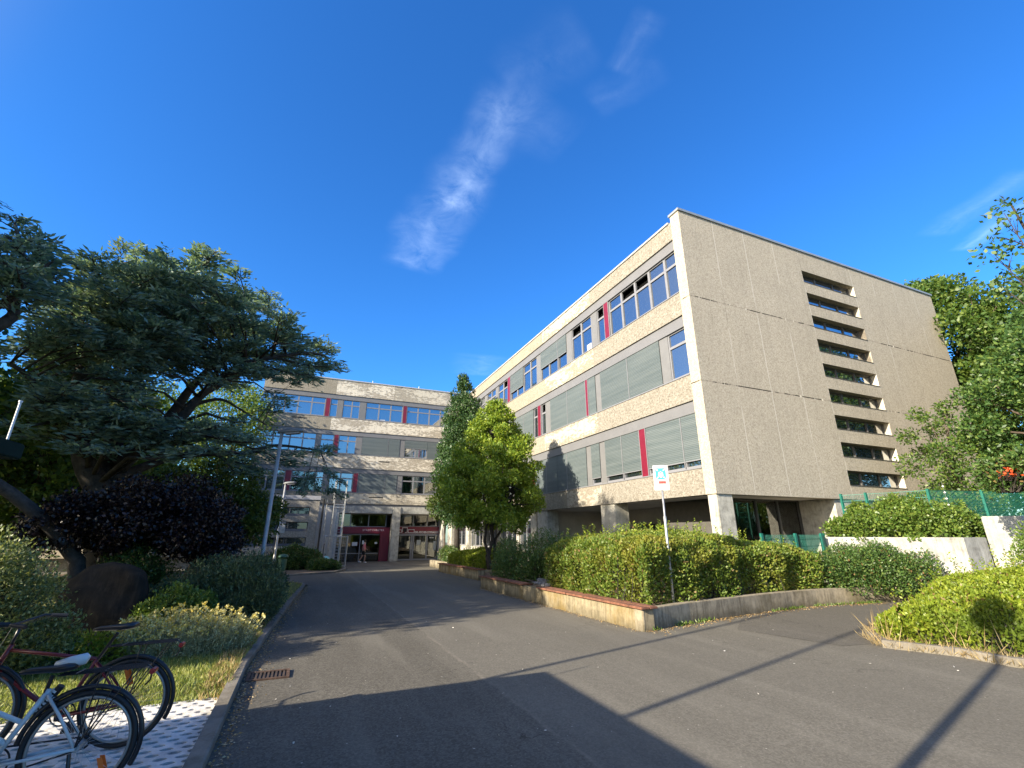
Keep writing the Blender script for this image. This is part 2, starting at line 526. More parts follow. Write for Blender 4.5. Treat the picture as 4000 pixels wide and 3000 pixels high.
def leaf_mesh(name, P, D, L, W, mat, parent=None, roll=1.0, fold=0.0):
    """P (n,3) roots, D (n,3) tip directions, L, W arrays or numbers: one diamond leaf per root"""
    n = len(P)
    D = unit(np.asarray(D, float))
    rnd = rng.normal(size=(n, 3)) * roll
    rnd[:, 2] += 0.6
    S = unit(np.cross(D, rnd))
    L = np.broadcast_to(np.asarray(L, float), (n,))[:, None]
    W = np.broadcast_to(np.asarray(W, float), (n,))[:, None]
    Nn = np.cross(S, D)
    mid = P + D * L * 0.45 + Nn * L * fold
    v = np.empty((n, 4, 3))
    v[:, 0] = P
    v[:, 1] = mid + S * W * 0.5
    v[:, 2] = P + D * L
    v[:, 3] = mid - S * W * 0.5
    v = v.reshape(-1, 3)
    me = bpy.data.meshes.new(name)
    me.vertices.add(n * 4)
    me.loops.add(n * 4)
    me.polygons.add(n)
    me.vertices.foreach_set('co', v.astype(np.float32).ravel())
    me.loops.foreach_set('vertex_index', np.arange(n * 4, dtype=np.int32))
    me.polygons.foreach_set('loop_start', np.arange(0, n * 4, 4, dtype=np.int32))
    me.polygons.foreach_set('loop_total', np.full(n, 4, dtype=np.int32))
    me.update(calc_edges=True)
    return link(name, me, mat, parent)


def ell_points(C, Rr, n, shell=0.55):
    """n points spread over ellipsoids C (k,3) with radii Rr (k,3), denser towards the outside; returns points and outward dirs"""
    C = np.asarray(C, float); Rr = np.asarray(Rr, float)
    w = (Rr[:, 0] * Rr[:, 1] + Rr[:, 0] * Rr[:, 2] + Rr[:, 1] * Rr[:, 2])
    idx = rng.choice(len(C), n, p=w / w.sum())
    d = unit(rng.normal(size=(n, 3)))
    r_ = 1 - shell * rng.random(n) ** 1.6
    r_ *= rng.normal(1.0, 0.07, n)
    P = C[idx] + d * Rr[idx] * r_[:, None]
    O = unit(d / Rr[idx])
    return P, O, idx


def broad_tree(name, label, base, h, trunk_r, clumps, n, leaf, mat, bark, group=None, limbs=10, stems=1, trunk_top=0.55, up=0.35, droop=0.0, aspect=0.6, shell=0.6, carve=.42):
    bx, by, bz = base
    t = thing(name, label, 'tree', base, group)
    C = np.array([c[0] for c in clumps]); Rr = np.array([c[1] for c in clumps])
    mb = MB()
    top = np.array([C[:, 0].mean(), C[:, 1].mean(), bz + h * trunk_top])
    starts = []
    for s in range(stems):
        off = np.array([rng.normal(0, 0.12), rng.normal(0, 0.12), 0]) * (stems > 1) * h * 0.35
        pts, rads = [], []
        for i in range(7):
            q = i / 6
            p = np.array([bx, by, bz - 0.1]) * (1 - q) + (top + off) * q + rng.normal(0, 0.012 * h, 3) * [1, 1, 0.2] * (0 < i < 6)
            pts.append(p); rads.append(trunk_r / math.sqrt(stems) * (1.25 if i == 0 else 1) * (1 - 0.62 * q))
        mb.tube(pts, rads, 9)
        starts.append(pts)
    order = rng.permutation(len(C))[:limbs]
    for k in order:
        pts0 = starts[int(rng.integers(len(starts)))]
        a = np.array(pts0[int(rng.integers(3, 7))])
        b = C[k] + rng.normal(0, 0.1, 3) * Rr[k]
        m1 = a * 0.55 + b * 0.45 + np.array([0, 0, 0.06 * h * (b[2] > a[2])])
        mb.tube([a, m1, b], [trunk_r * 0.38, trunk_r * 0.22, trunk_r * 0.07], 5)
        for _ in range(3):
            e = b + unit(rng.normal(size=(1, 3)))[0] * Rr[k] * 0.8
            mb.tube([m1 * 0.3 + b * 0.7, e], [trunk_r * 0.1, trunk_r * 0.03], 4)
    mb.build('trunk', bark, t, smooth=True)
    P, O, _ = ell_points(C, Rr, n, shell)
    gap = smooth_noise(P, 2.6 / max(.35, Rr.mean()), int(abs(bx * 13 + by * 7)) % 1000)
    keep = (P[:, 2] > bz + 0.25) & ((gap < carve) | (rng.random(len(P)) < .12))
    P, O = P[keep], O[keep]
    D = O * 0.6 + rng.normal(size=P.shape) * 0.75
    D[:, 2] += up - droop
    leaf_mesh('crown', P, D, leaf * rng.uniform(0.6, 1.3, len(P)), leaf * aspect * rng.uniform(0.7, 1.2, len(P)), mat, t)
    return t


def crown_clumps(center, radii, k, rad, profile=None, jitter=0.18):
    """clumps spread over an ellipsoid-like crown; profile(t) scales width with height t in 0..1"""
    out = []
    cx, cy, cz = center
    for i in range(k):
        t = (i + rng.random()) / k
        a = i * 2.39996 + rng.normal(0, 0.3)
        wz = profile(t) if profile else math.sqrt(max(0, 1 - (2 * t - 1) ** 2))
        rr = wz * (0.35 + 0.55 * math.sqrt(rng.random()))
        p = (cx + radii[0] * rr * math.cos(a), cy + radii[1] * rr * math.sin(a), cz - radii[2] + 2 * radii[2] * t)
        s = rad * rng.uniform(0.75, 1.25) * (0.55 + 0.6 * wz)
        out.append((p, (s, s, s * rng.uniform(0.7, 1.0))))
    return out


def poly_edge(P, poly):
    """distance to the polygon's border, inward normal direction negated (outward), inside test"""
    poly = np.asarray(poly, float)
    n = len(poly)
    best = np.full(len(P), 1e9)
    out = np.zeros((len(P), 2))
    inside = np.zeros(len(P), bool)
    for i in range(n):
        a, b = poly[i], poly[(i + 1) % n]
        ab = b - a
        t = np.clip(((P - a) @ ab) / (ab @ ab), 0, 1)
        q = a + t[:, None] * ab
        d = np.linalg.norm(P - q, axis=1)
        m = d < best
        best[m] = d[m]
        out[m] = (q - P)[m]
        cond = ((a[1] > P[:, 1]) != (b[1] > P[:, 1]))
        with np.errstate(divide='ignore', invalid='ignore'):
            xi = (b[0] - a[0]) * (P[:, 1] - a[1]) / (b[1] - a[1]) + a[0]
        inside ^= cond & (P[:, 0] < xi)
    return best, unit(out), inside


def smooth_noise(P, s, seed):
    r_ = np.random.default_rng(seed)
    f = np.zeros(len(P))
    for k in range(7):
        d = r_.normal(size=P.shape[1]); d /= np.linalg.norm(d)
        f += np.sin((P @ d) * s * (0.6 + 0.35 * k) + r_.uniform(0, 6.28)) / (1 + 0.35 * k)
    return f / 3.2


def hedge(name, label, poly, z0, top, n, leaf, mat, cat='hedge', group=None, edge_h=0.35, round_w=0.55, bulge_k=.16, lump=0.12, shoots=0, aspect=0.6, seed=3, up=0.45, twigs=True, side=0.42, shoot_mat=None, shoot_len=1.0):
    """clipped or shaggy shrub mass over a plan polygon; top: height above z0 (number or function)"""
    poly = np.asarray(poly, float)
    lo, hi = poly.min(0), poly.max(0)
    zf = z0 if callable(z0) else (lambda x, y: np.full_like(x, z0))
    tf = top if callable(top) else (lambda x, y: np.full_like(x, top))
    c = poly.mean(0)
    t = thing(name, label, cat, (c[0], c[1], float(zf(np.array([c[0]]), np.array([c[1]]))[0])), group)
    Q = []
    tot = 0
    while tot < n:
        P = rng.uniform(lo, hi, (n, 2))
        e, o, ins = poly_edge(P, poly)
        lim = np.where(rng.random(n) < side, 0.28, 99)
        k = ins & (e < lim)
        Q.append((P[k], e[k], o[k])); tot += k.sum()
    P = np.concatenate([q[0] for q in Q])[:n]; e = np.concatenate([q[1] for q in Q])[:n]; o = np.concatenate([q[2] for q in Q])[:n]
    H_ = tf(P[:, 0], P[:, 1]) * (1 + lump * smooth_noise(P, 2.1, seed) + 0.5 * lump * smooth_noise(P, 6.5, seed + 1))
    h = H_ * (edge_h + (1 - edge_h) * (1 - np.exp(-e / round_w)))
    u = rng.random(n)
    sidey = e < 0.3
    z = np.where(sidey & (rng.random(n) < 0.75), h * (1 - rng.random(n) ** 1.1 * 0.98), h * (1 - 0.35 * u ** 2.2))
    bulge = bulge_k * smooth_noise(np.column_stack([P, z]), 4.5, seed + 2)
    PP = np.column_stack([P + o * (bulge * sidey)[:, None], zf(P[:, 0], P[:, 1]) + z])
    O = np.column_stack([o * np.exp(-e / 0.4)[:, None], np.clip(z / np.maximum(h, .01), 0, 1) ** 2 + 0.15])
    hol = smooth_noise(PP, 5.5, seed + 5) + .5 * smooth_noise(PP, 13.0, seed + 6)
    kp = (hol < .52) | (rng.random(n) < .22)
    PP, O, e, z, h = PP[kp], O[kp], e[kp], z[kp], h[kp]; n = len(PP)
    D = unit(O) * 0.8 + rng.normal(size=PP.shape) * 0.75
    D[:, 2] += up
    leaf_mesh('foliage', PP, D, leaf * rng.uniform(0.6, 1.35, n), leaf * aspect * rng.uniform(0.7, 1.2, n), mat, t)
    if twigs:
        mb = MB()
        for i in rng.choice(n, min(260, n), replace=False):
            b = PP[i]
            g = np.array([b[0] + rng.normal(0, .12), b[1] + rng.normal(0, .12), float(zf(np.array([b[0]]), np.array([b[1]]))[0]) - .02])
            mb.tube([g, (g + b) / 2 + rng.normal(0, .04, 3), b], [0.009, 0.006, 0.003], 4, cap=False)
        mb.build('twigs', M['bark_dark'], t)
    if shoots:
        cand = np.where((e > 0.15) & (z > 0.9 * h))[0]
        pick = rng.choice(cand, min(shoots, len(cand)), replace=False)
        SP, SD = [], []
        mb = MB()
        for i in pick:
            b = PP[i]; ln = rng.uniform(0.12, 0.42) * shoot_len
            d = np.array([rng.normal(0, .14), rng.normal(0, .14), 1.0])
            mb.tube([b - d * .1, b + d * ln], [0.005, 0.002], 4, cap=False)
            m = int(ln / 0.025)
            for j in range(m):
                q = b + d * ln * (j + .5) / m
                SP.append(q); a = j * 2.4
                SD.append([math.cos(a), math.sin(a), 0.75])
        SP, SD = np.array(SP), np.array(SD)
        leaf_mesh('shoots', SP, SD, leaf * rng.uniform(.6, 1.15, len(SP)), leaf * aspect * .9, shoot_mat or mat, t)
    return t


def shrub(name, label, clumps, n, leaf, mat, base, cat='shrub', group=None, aspect=0.55, up=0.4, spread=0.8, shell=0.6, stem_mat=None):
    t = thing(name, label, cat, base, group)
    C = np.array([c[0] for c in clumps]); Rr = np.array([c[1] for c in clumps])
    P, O, idx = ell_points(C, Rr, n, shell)
    P = P + O * (0.2 * smooth_noise(P, 5.0, 11) + .12 * smooth_noise(P, 11., 12))[:, None] * Rr[idx].mean(1)[:, None]
    hol = smooth_noise(P, 5.5, 21) + .6 * smooth_noise(P, 12.0, 22)
    keep = (P[:, 2] > base[2] - 0.02) & ((hol < .5) | (rng.random(len(P)) < .2))
    P, O = P[keep], O[keep]
    D = O * 0.6 + rng.normal(size=P.shape) * spread
    D[:, 2] += up
    leaf_mesh('foliage', P, D, leaf * rng.uniform(0.6, 1.35, len(P)), leaf * aspect * rng.uniform(0.7, 1.2, len(P)), mat, t)
    mb = MB()
    for i in rng.choice(len(P), min(120, len(P)), replace=False):
        b = P[i]
        g = np.array([base[0] + (b[0] - base[0]) * .35, base[1] + (b[1] - base[1]) * .35, base[2] - .03])
        mb.tube([g, g * .45 + b * .55 + rng.normal(0, .04, 3), b], [0.016, 0.009, 0.003], 4, cap=False)
    mb.build('stems', stem_mat or M['bark_dark'], t)
    return t


M['hedge'] = leaf_mat('hedge_leaves', [(0.0, (0.072, 0.124, 0.018)), (0.5, (0.131, 0.197, 0.029)), (0.85, (0.196, 0.248, 0.039)), (0.955, (0.261, 0.248, 0.047)), (0.97, (0.20, 0.12, 0.05)), (1.0, (0.26, 0.17, 0.08))], 0.3, 0.5, (1.1, (0.235, 0.227, 0.034), 0.52, 0.72))
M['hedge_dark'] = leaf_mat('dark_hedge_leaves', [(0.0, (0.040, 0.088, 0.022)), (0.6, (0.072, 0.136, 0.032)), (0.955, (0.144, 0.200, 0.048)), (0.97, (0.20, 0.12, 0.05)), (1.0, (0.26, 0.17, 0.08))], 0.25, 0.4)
M['hedge_lime'] = leaf_mat('lime_hedge_leaves', [(0.0, (0.122, 0.180, 0.017)), (0.5, (0.207, 0.277, 0.025)), (0.955, (0.316, 0.360, 0.040)), (0.97, (0.20, 0.12, 0.05)), (1.0, (0.26, 0.17, 0.08))], 0.35, 0.45, (0.9, (0.109, 0.166, 0.023), 0.5, 0.75))
M['ivy'] = leaf_mat('ivy_leaves', [(0.0, (0.060, 0.119, 0.019)), (0.6, (0.119, 0.191, 0.033)), (1.0, (0.211, 0.264, 0.053))], 0.3, 0.4)
M['hornbeam'] = leaf_mat('hornbeam_leaves', [(0.0, (0.102, 0.181, 0.023)), (0.5, (0.193, 0.289, 0.033)), (1.0, (0.335, 0.395, 0.050))], 0.35, 0.45)
M['oak_dark'] = leaf_mat('columnar_leaves', [(0.0, (0.027, 0.069, 0.025)), (0.6, (0.053, 0.110, 0.035)), (1.0, (0.096, 0.164, 0.048))], 0.25, 0.4)
M['cedar'] = leaf_mat('cedar_needles', [(0.0, (0.078, 0.143, 0.135)), (0.5, (0.139, 0.236, 0.212)), (0.85, (0.231, 0.329, 0.282)), (1.0, (0.305, 0.389, 0.306))], 0.4, 0.6, (0.55, (0.231, 0.267, 0.153), 0.56, 0.8))
M['purple'] = leaf_mat('copper_leaves', [(0.0, (0.006, 0.004, 0.005)), (0.7, (0.013, 0.007, 0.008)), (1.0, (0.027, 0.015, 0.016))], 0.08, 0.35)
M['green_tree'] = leaf_mat('maple_leaves', [(0.0, (0.034, 0.068, 0.013)), (0.6, (0.068, 0.112, 0.020)), (1.0, (0.146, 0.191, 0.034))], 0.35, 0.45)
M['bg_tree'] = leaf_mat('background_leaves', [(0.0, (0.043, 0.098, 0.021)), (0.5, (0.092, 0.166, 0.032)), (1.0, (0.184, 0.245, 0.051))], 0.4, 0.45)
M['bg_dark'] = leaf_mat('dark_background_leaves', [(0.0, (0.034, 0.084, 0.026)), (0.6, (0.075, 0.150, 0.037)), (1.0, (0.169, 0.244, 0.056))], 0.35, 0.45)
M['varieg'] = leaf_mat('pale_shrub_leaves', [(0.0, (0.052, 0.083, 0.026)), (0.5, (0.135, 0.177, 0.062)), (1.0, (0.312, 0.343, 0.146))], 0.3, 0.45)
M['juniper'] = leaf_mat('juniper_needles', [(0.0, (0.023, 0.046, 0.021)), (0.6, (0.042, 0.078, 0.033)), (1.0, (0.078, 0.124, 0.046))], 0.1, 0.6)
M['santolina'] = leaf_mat('silver_foliage', [(0.0, (0.207, 0.241, 0.130)), (0.6, (0.398, 0.430, 0.260)), (1.0, (0.621, 0.639, 0.414))], 0.2, 0.7)
M['yellow'] = leaf_mat('yellow_petals', [(0.0, (0.55, 0.42, 0.06)), (0.45, (0.62, 0.55, 0.18)), (1.0, (0.66, 0.63, 0.36))], 0.25, 0.6)
M['grass'] = leaf_mat('lawn_blades', [(0.0, (0.114, 0.173, 0.029)), (0.45, (0.228, 0.276, 0.060)), (0.8, (0.378, 0.400, 0.134)), (1.0, (0.480, 0.484, 0.207))], 0.3, 0.6)
M['dry'] = leaf_mat('dry_grass_blades', [(0.0, (0.240, 0.168, 0.072)), (0.6, (0.360, 0.272, 0.128)), (1.0, (0.440, 0.352, 0.192))], 0.25, 0.7)
M['litter'] = leaf_mat('fallen_leaf_bits', [(0.0, (0.224, 0.128, 0.040)), (0.6, (0.400, 0.264, 0.104)), (1.0, (0.480, 0.400, 0.256))], 0.1, 0.8)
M['petal'] = leaf_mat('pale_petals', [(0.0, (0.338, 0.315, 0.270)), (1.0, (0.562, 0.547, 0.510))], 0.1, 0.8)
M['redleaf'] = leaf_mat('orange_red_blossoms', [(0.0, (0.60, 0.07, 0.02)), (1.0, (0.75, 0.16, 0.05))], 0.3, 0.5)
# ------------------------------------------------------------------ ground, roads, kerbs, planters
def sheet(name, poly, dz, mat, kind='structure'):
    mb = MB()
    mb.add([(x, y, gz(x, y) + dz) for x, y in poly], [tuple(range(len(poly)))])
    o = mb.build(name, mat)
    if kind: o['kind'] = kind
    return o


m_, nt_, b_ = new_mat('far_ground')
b_.inputs['Roughness'].default_value = 1
nt_.links.new(ramp(nt_, noise(nt_, coords(nt_), 0.4, 6, 0.7), [(0.35, (0.06, 0.065, 0.03)), (0.65, (0.11, 0.105, 0.055))]), b_.inputs['Base Color'])
M['ground'] = m_
sheet('ground', [(-400, -400), (400, -400), (400, 500), (-400, 500)], -0.06, M['ground'])
sheet('road', [(-0.52, -20), (30, -20), (30, 5), (14.8, 8.4), (13, 8.75), (6.2, 8.05), (6.2, 17.2), (7.2, 17.2), (7.2, 20.3), (7.3, 27.2), (8.2, 27.2), (8.2, 33), (10, 35), (10, 44.2),
               (-5, 44.2), (-5, 40), (1.2, 34), (2.6, 33.2), (1.75, 29.0), (-1.1, 26.95), (-30, 27.2), (-30, 22.6), (-0.3, 22.6), (0.3, 21.6), (0.18, 20), (-0.1, 16), (-0.4, 11), (-0.52, 8), (-0.52, 5)], 0.0, M['road'])
sheet('path', [(8.2, 5.55), (11.3, 5.0), (16, 3.0), (30, 2), (30, 5.2), (15, 8.38), (12.4, 8.75), (9.3, 8.46), (7.85, 7.3)], 0.004, M['path'])
sheet('forecourt', [(2.2, 34.2), (10, 34.8), (11.4, 36), (11.4, 44.2), (-4, 44.2), (-4, 40), (1, 36)], 0.004, M['paving'])
sheet('side_path', [(-30, 22.7), (-0.4, 22.7), (0.5, 23.6), (1.5, 28.6), (-1.1, 26.9), (-30, 27.1)], 0.004, M['path'])

# kerb on the left of the road, curving off to the left at the side path
def kerb_line(name, pts, w, h, mat, label, group='kerb edgings'):
    pts = [np.array(p, float) for p in pts]
    L_, R_ = [], []
    for i, p in enumerate(pts):
        d = pts[min(i + 1, len(pts) - 1)] - pts[max(i - 1, 0)]
        d /= np.linalg.norm(d)
        nrm = np.array([-d[1], d[0]])
        L_.append(p + nrm * w); R_.append(p)
    mb = MB()
    vs, fs = [], []
    for a, b in zip(L_, R_):
        for q, dz in ((b, -0.05), (b, h - 0.012), (b + (a - b) * 0.12, h), (a, h), (a, -0.05)):
            vs.append((q[0], q[1], gz(*q) + dz))
    for i in range(len(pts) - 1):
        for k in range(4):
            fs.append((i * 5 + k, (i + 1) * 5 + k, (i + 1) * 5 + k + 1, i * 5 + k + 1))
    fs.append((0, 1, 2, 3, 4)); e = (len(pts) - 1) * 5
    fs.append((e + 4, e + 3, e + 2, e + 1, e))
    mb.add(vs, fs)
    return tag(mb.build(name, mat), label, 'kerb', group)


kerb_line('kerb', [(-0.5, -12), (-0.5, 5), (-0.53, 8), (-0.4, 11), (-0.12, 16), (0.16, 20), (0.2, 21.2), (0.05, 22.0), (-0.5, 22.5), (-3, 22.6), (-30, 22.65)], 0.13, 0.085, M['kerb'],
          'long dark concrete kerb along the lawn on the left of the road')
kerb_line('kerb', [(-30, 27.2), (-1.1, 26.95), (0.4, 27.9), (1.75, 29.0), (2.4, 31.0), (2.6, 33.2)], 0.14, 0.09, M['kerb'],
          'pale kerb around the bushes before the low slit-windowed building')
kerb_line('kerb', [(20, -1.5), (14, 0.9), (9.6, 2.9), (8.95, 3.75), (9.0, 4.4), (8.65, 5.2), (9.2, 5.75), (10.2, 6.05), (12.0, 6.35), (15.0, 6.2)][::-1], 0.13, 0.11, M['kerb'],
          'mossy low kerb under the lime green hedge at right')

# strip of dirt and dry leaves in the left gutter
def scatter_on(name, pts, leaf, mat, dz=0.012, flat=True, kind='stuff'):
    n = len(pts)
    P = np.column_stack([pts, gz(pts[:, 0], pts[:, 1]) + dz])
    D = np.column_stack([rng.normal(size=(n, 2)), rng.normal(0, 0.12, n)])
    o = leaf_mesh(name, P, D, leaf * rng.uniform(.5, 1.4, n), leaf * .6 * rng.uniform(.6, 1.2, n), mat, None, roll=0.25)
    o['kind'] = kind
    return o


gy = rng.uniform(3, 21, 2600)
gx = np.interp(gy, [3, 5, 8, 11, 16, 20, 21], [-0.5, -0.5, -0.53, -0.4, -0.12, 0.16, 0.2]) + np.abs(rng.normal(0, 0.10, 2600)) + 0.01
scatter_on('gutter_litter', np.column_stack([gx, gy]), 0.028, M['litter'])
a_ = rng.uniform(6.1, 14.5, 1500)
wy = np.interp(a_, [6.1, 7.6, 9.4, 11.4, 12.4, 13.75, 14.9], [7.87, 8.23, 8.53, 8.77, 8.81, 8.66, 8.46])
scatter_on('fallen_leaves', np.column_stack([a_, wy - np.abs(rng.normal(0, 0.16, 1500)) - 0.02]), 0.035, M['litter'])
b2_ = rng.uniform(7.9, 17, 700)
scatter_on('wall_foot_litter', np.column_stack([6.08 - np.abs(rng.normal(0, 0.09, 700)), b2_]), 0.03, M['litter'])
lp = np.column_stack([rng.uniform(-0.3, 9, 150), rng.uniform(2.6, 12, 150)])
lp = lp[(lp[:, 0] < 5.9) | (lp[:, 1] < 7.5)]
scatter_on('petal_litter', lp, 0.03, M['petal'], 0.008)
# weeds at the wall foot
wa = rng.uniform(6.3, 14.5, 900)
wyy = np.interp(wa, [6.1, 7.6, 9.4, 11.4, 12.4, 13.75, 14.9], [7.87, 8.23, 8.53, 8.77, 8.81, 8.66, 8.46]) - np.abs(rng.normal(0, .05, 900)) - .03
kk = smooth_noise(np.column_stack([wa, wyy]), 2.5, 5) > 0.05
wa, wyy = wa[kk], wyy[kk]
o = leaf_mesh('wall_foot_weeds', np.column_stack([wa, wyy, gz(wa, wyy)]), np.column_stack([rng.normal(0, .5, (len(wa), 2)), np.ones(len(wa))]), rng.uniform(.03, .11, len(wa)), 0.02, M['ivy'])
o['kind'] = 'stuff'

# ---- grass pavers under the bicycles: a real lattice with soil in its openings
mb = MB()
cw, ch = 0.155, 0.105
top_, deep = 0.0, -0.045
for j in range(int((6.86 - 2.6) / ch)):
    y0 = 2.6 + j * ch
    for i in range(int((4.8 - 0.63) / cw) + 1):
        x1 = -0.63 - i * cw + (cw / 2 if j % 2 else 0)
        x0 = x1 - cw
        x1c = min(x1, -0.63)
        if x1c - x0 < 0.05: continue
        xm, ym = (x0 + x1c) / 2, y0 + ch / 2
        outer = [(x0, y0), (xm, y0), (x1c, y0), (x1c, ym), (x1c, y0 + ch), (xm, y0 + ch), (x0, y0 + ch), (x0, ym)]
        hx, hy = (x1c - x0) * 0.36, ch * 0.30
        inner = [(xm + hx * math.cos(a) * (1 if abs(math.cos(a)) > .9 or abs(math.sin(a)) > .9 else .78), ym + hy * math.sin(a) * (1 if abs(math.sin(a)) > .9 else 1.15))
                 for a in [math.pi * (1.25 + k * .25) for k in range(8)]]
        vs = [(x, y, gz(x, y) + top_) for x, y in outer] + [(x, y, gz(x, y) + top_) for x, y in inner] + [(x, y, gz(x, y) + deep) for x, y in inner]
        fs = []
        for k in range(8):
            k2 = (k + 1) % 8
            fs.append((k, k2, 8 + k2, 8 + k))
            fs.append((8 + k, 8 + k2, 16 + k2, 16 + k))
        mb.add(vs, fs)
M['paver'] = old_concrete('pale_grid_paver', (0.62, 0.60, 0.56), (0.36, 0.33, 0.26), 0.35, False)
structure(mb.build('grid_paving', M['paver']))
sheet('paver_soil', [(-7, 2.6), (-0.63, 2.6), (-0.63, 6.86), (-7, 6.86)], -0.042, M['soil'])
sheet('paved_strip', [(-14, -14), (-0.63, -14), (-0.63, 2.6), (-14, 2.6)], 0.0, M['paver'])

# ---- lawn: gently mounded away from the kerb
def lawn_h(x, y):
    x = np.asarray(x, float); y = np.asarray(y, float)
    edge = np.interp(y, [5, 8, 11, 16, 20, 22.5], [-0.65, -0.66, -0.52, -0.24, 0.04, 0.05])
    rise = np.clip((edge - x - 0.8) * 0.07, 0, 0.5) * np.clip((y - 9) / 5, 0, 1)
    return SLOPE * y - .01 + 0.085 * np.clip((y - 6.86) / .3, 0, 1) + rise


def lawn_mesh(name, xs, ys, edgef=None, mat=None):
    mb = MB()
    vs, fs = [], []
    for y in ys:
        e = edgef(y) if edgef else xs[-1]
        for x in xs:
            xx = min(x, e)
            vs.append((xx, y, float(lawn_h(xx, y))))
    nx = len(xs)
    for j in range(len(ys) - 1):
        for i in range(nx - 1):
            fs.append((j * nx + i, j * nx + i + 1, (j + 1) * nx + i + 1, (j + 1) * nx + i))
    mb.add(vs, fs)
    return structure(mb.build(name, mat, smooth=True))


m_, nt_, b_ = new_mat('lawn_turf')
b_.inputs['Roughness'].default_value = 1
v_ = coords(nt_)
c_ = ramp(nt_, noise(nt_, v_, 1.6, 6, 0.7), [(0.32, (0.07, 0.085, 0.022)), (0.5, (0.14, 0.155, 0.045)), (0.68, (0.25, 0.22, 0.09))])
nt_.links.new(mixc(nt_, ramp(nt_, noise(nt_, v_, 40, 2), [(0.4, 0.5), (0.6, 0.0)]), c_, (0.06, 0.065, 0.02)), b_.inputs['Base Color'])
bump(nt_, b_, noise(nt_, v_, 60, 3), 0.8, 0.02)
M['lawn'] = m_
edge_f = lambda y: float(np.interp(y, [5, 8, 11, 16, 20, 21.2, 22.5], [-0.63, -0.66, -0.53, -0.25, 0.03, 0.05, -0.6]))
lawn_mesh('lawn', list(np.linspace(-30, -6, 9)) + list(np.linspace(-5, 0.2, 27)), [6.86, 6.95, 7.06, 7.17] + list(np.linspace(7.3, 22.5, 40)), edge_f, M['lawn'])
sheet('planting_bed', [(-30, 27.3), (-1.1, 27.08), (0.3, 28.0), (1.6, 29.1), (2.26, 31), (2.45, 33.2), (1.0, 34.1), (-30, 34.1)], 0.06, M['soil'])

def blades(name, n, xlo, xhi, ylo, yhi, ln, mat, dens=None, hf=lawn_h):
    x = rng.uniform(xlo, xhi, n); y = rng.uniform(ylo, yhi, n)
    e = np.interp(y, [5, 8, 11, 16, 20, 21.2, 22.5], [-0.63, -0.66, -0.53, -0.25, 0.03, 0.05, -0.6])
    k = x < e + 0.03
    if dens is not None: k &= dens(x, y)
    x, y = x[k], y[k]; n = len(x)
    P = np.column_stack([x, y, hf(x, y) - 0.005])
    D = np.column_stack([rng.normal(0, .55, (n, 2)), np.ones(n)])
    o = leaf_mesh(name, P, D, ln * rng.uniform(.4, 1.3, n), 0.006 + ln * 0.05, mat)
    o['kind'] = 'stuff'
    return o


blades('lawn_grass', 46000, -4.6, -0.5, 6.75, 10.5, 0.075, M['grass'])
blades('far_lawn_grass', 22000, -9, 0.2, 10.5, 22.4, 0.09, M['grass'])
blades('kerb_edge_grass', 3500, -0.9, -0.55, 6.7, 12, 0.10, M['dry'], lambda x, y: rng.random(len(x)) < 0.8)
# dry grass fringe along the right-hand kerb
t_ = rng.random(2600)
rp = np.array([(9.6, 2.9), (9.05, 3.75), (9.1, 4.4), (8.75, 5.2), (9.3, 5.7), (10.2, 5.98), (12.0, 6.25)])
seg = (t_ * (len(rp) - 1)).astype(int); fr = t_ * (len(rp) - 1) - seg
q_ = rp[seg] * (1 - fr)[:, None] + rp[np.minimum(seg + 1, len(rp) - 1)] * fr[:, None] + rng.normal(0, 0.09, (2600, 2)) + np.array([0.02, -0.02])
o = leaf_mesh('dry_verge_grass', np.column_stack([q_, gz(q_[:, 0], q_[:, 1]) + 0.01]), np.column_stack([rng.normal(0, .8, (2600, 2)), np.ones(2600) * .9]), rng.uniform(.04, .22, 2600), 0.009, M['dry'])
o['kind'] = 'stuff'
tall = q_[rng.choice(2600, 90, replace=False)]
o = leaf_mesh('tall_dry_grass', np.column_stack([tall, gz(tall[:, 0], tall[:, 1])]), np.column_stack([rng.normal(0, .35, (90, 2)), np.ones(90)]), rng.uniform(.3, .65, 90), 0.012, M['dry'])
o['kind'] = 'stuff'

# ---- planter walls
def wall_strip(mb, pts, th, h0, h1, side=1):
    pts = [np.array(p, float) for p in pts]
    A, B = [], []
    for i, p in enumerate(pts):
        d = pts[min(i + 1, len(pts) - 1)] - pts[max(i - 1, 0)]
        d /= np.linalg.norm(d)
        A.append(p); B.append(p + np.array([-d[1], d[0]]) * th * side)
    vs, fs = [], []
    for a, b in zip(A, B):
        vs += [(a[0], a[1], gz(*a) + h0), (a[0], a[1], gz(*a) + h1), (b[0], b[1], gz(*b) + h1), (b[0], b[1], gz(*b) + h0)]
    for i in range(len(pts) - 1):
        for k in range(4):
            fs.append((i * 4 + k, (i + 1) * 4 + k, (i + 1) * 4 + (k + 1) % 4, i * 4 + (k + 1) % 4))
    fs.append((0, 1, 2, 3)); e = (len(pts) - 1) * 4; fs.append((e + 3, e + 2, e + 1, e))
    mb.add(vs, fs)


def slope_box(mb, x0, x1, y0, y1, h0, h1):
    mb.prism([(x0, y0), (x1, y0), (x1, y1), (x0, y1)], lambda x, y: gz(x, y) + h0, lambda x, y: gz(x, y) + h1)


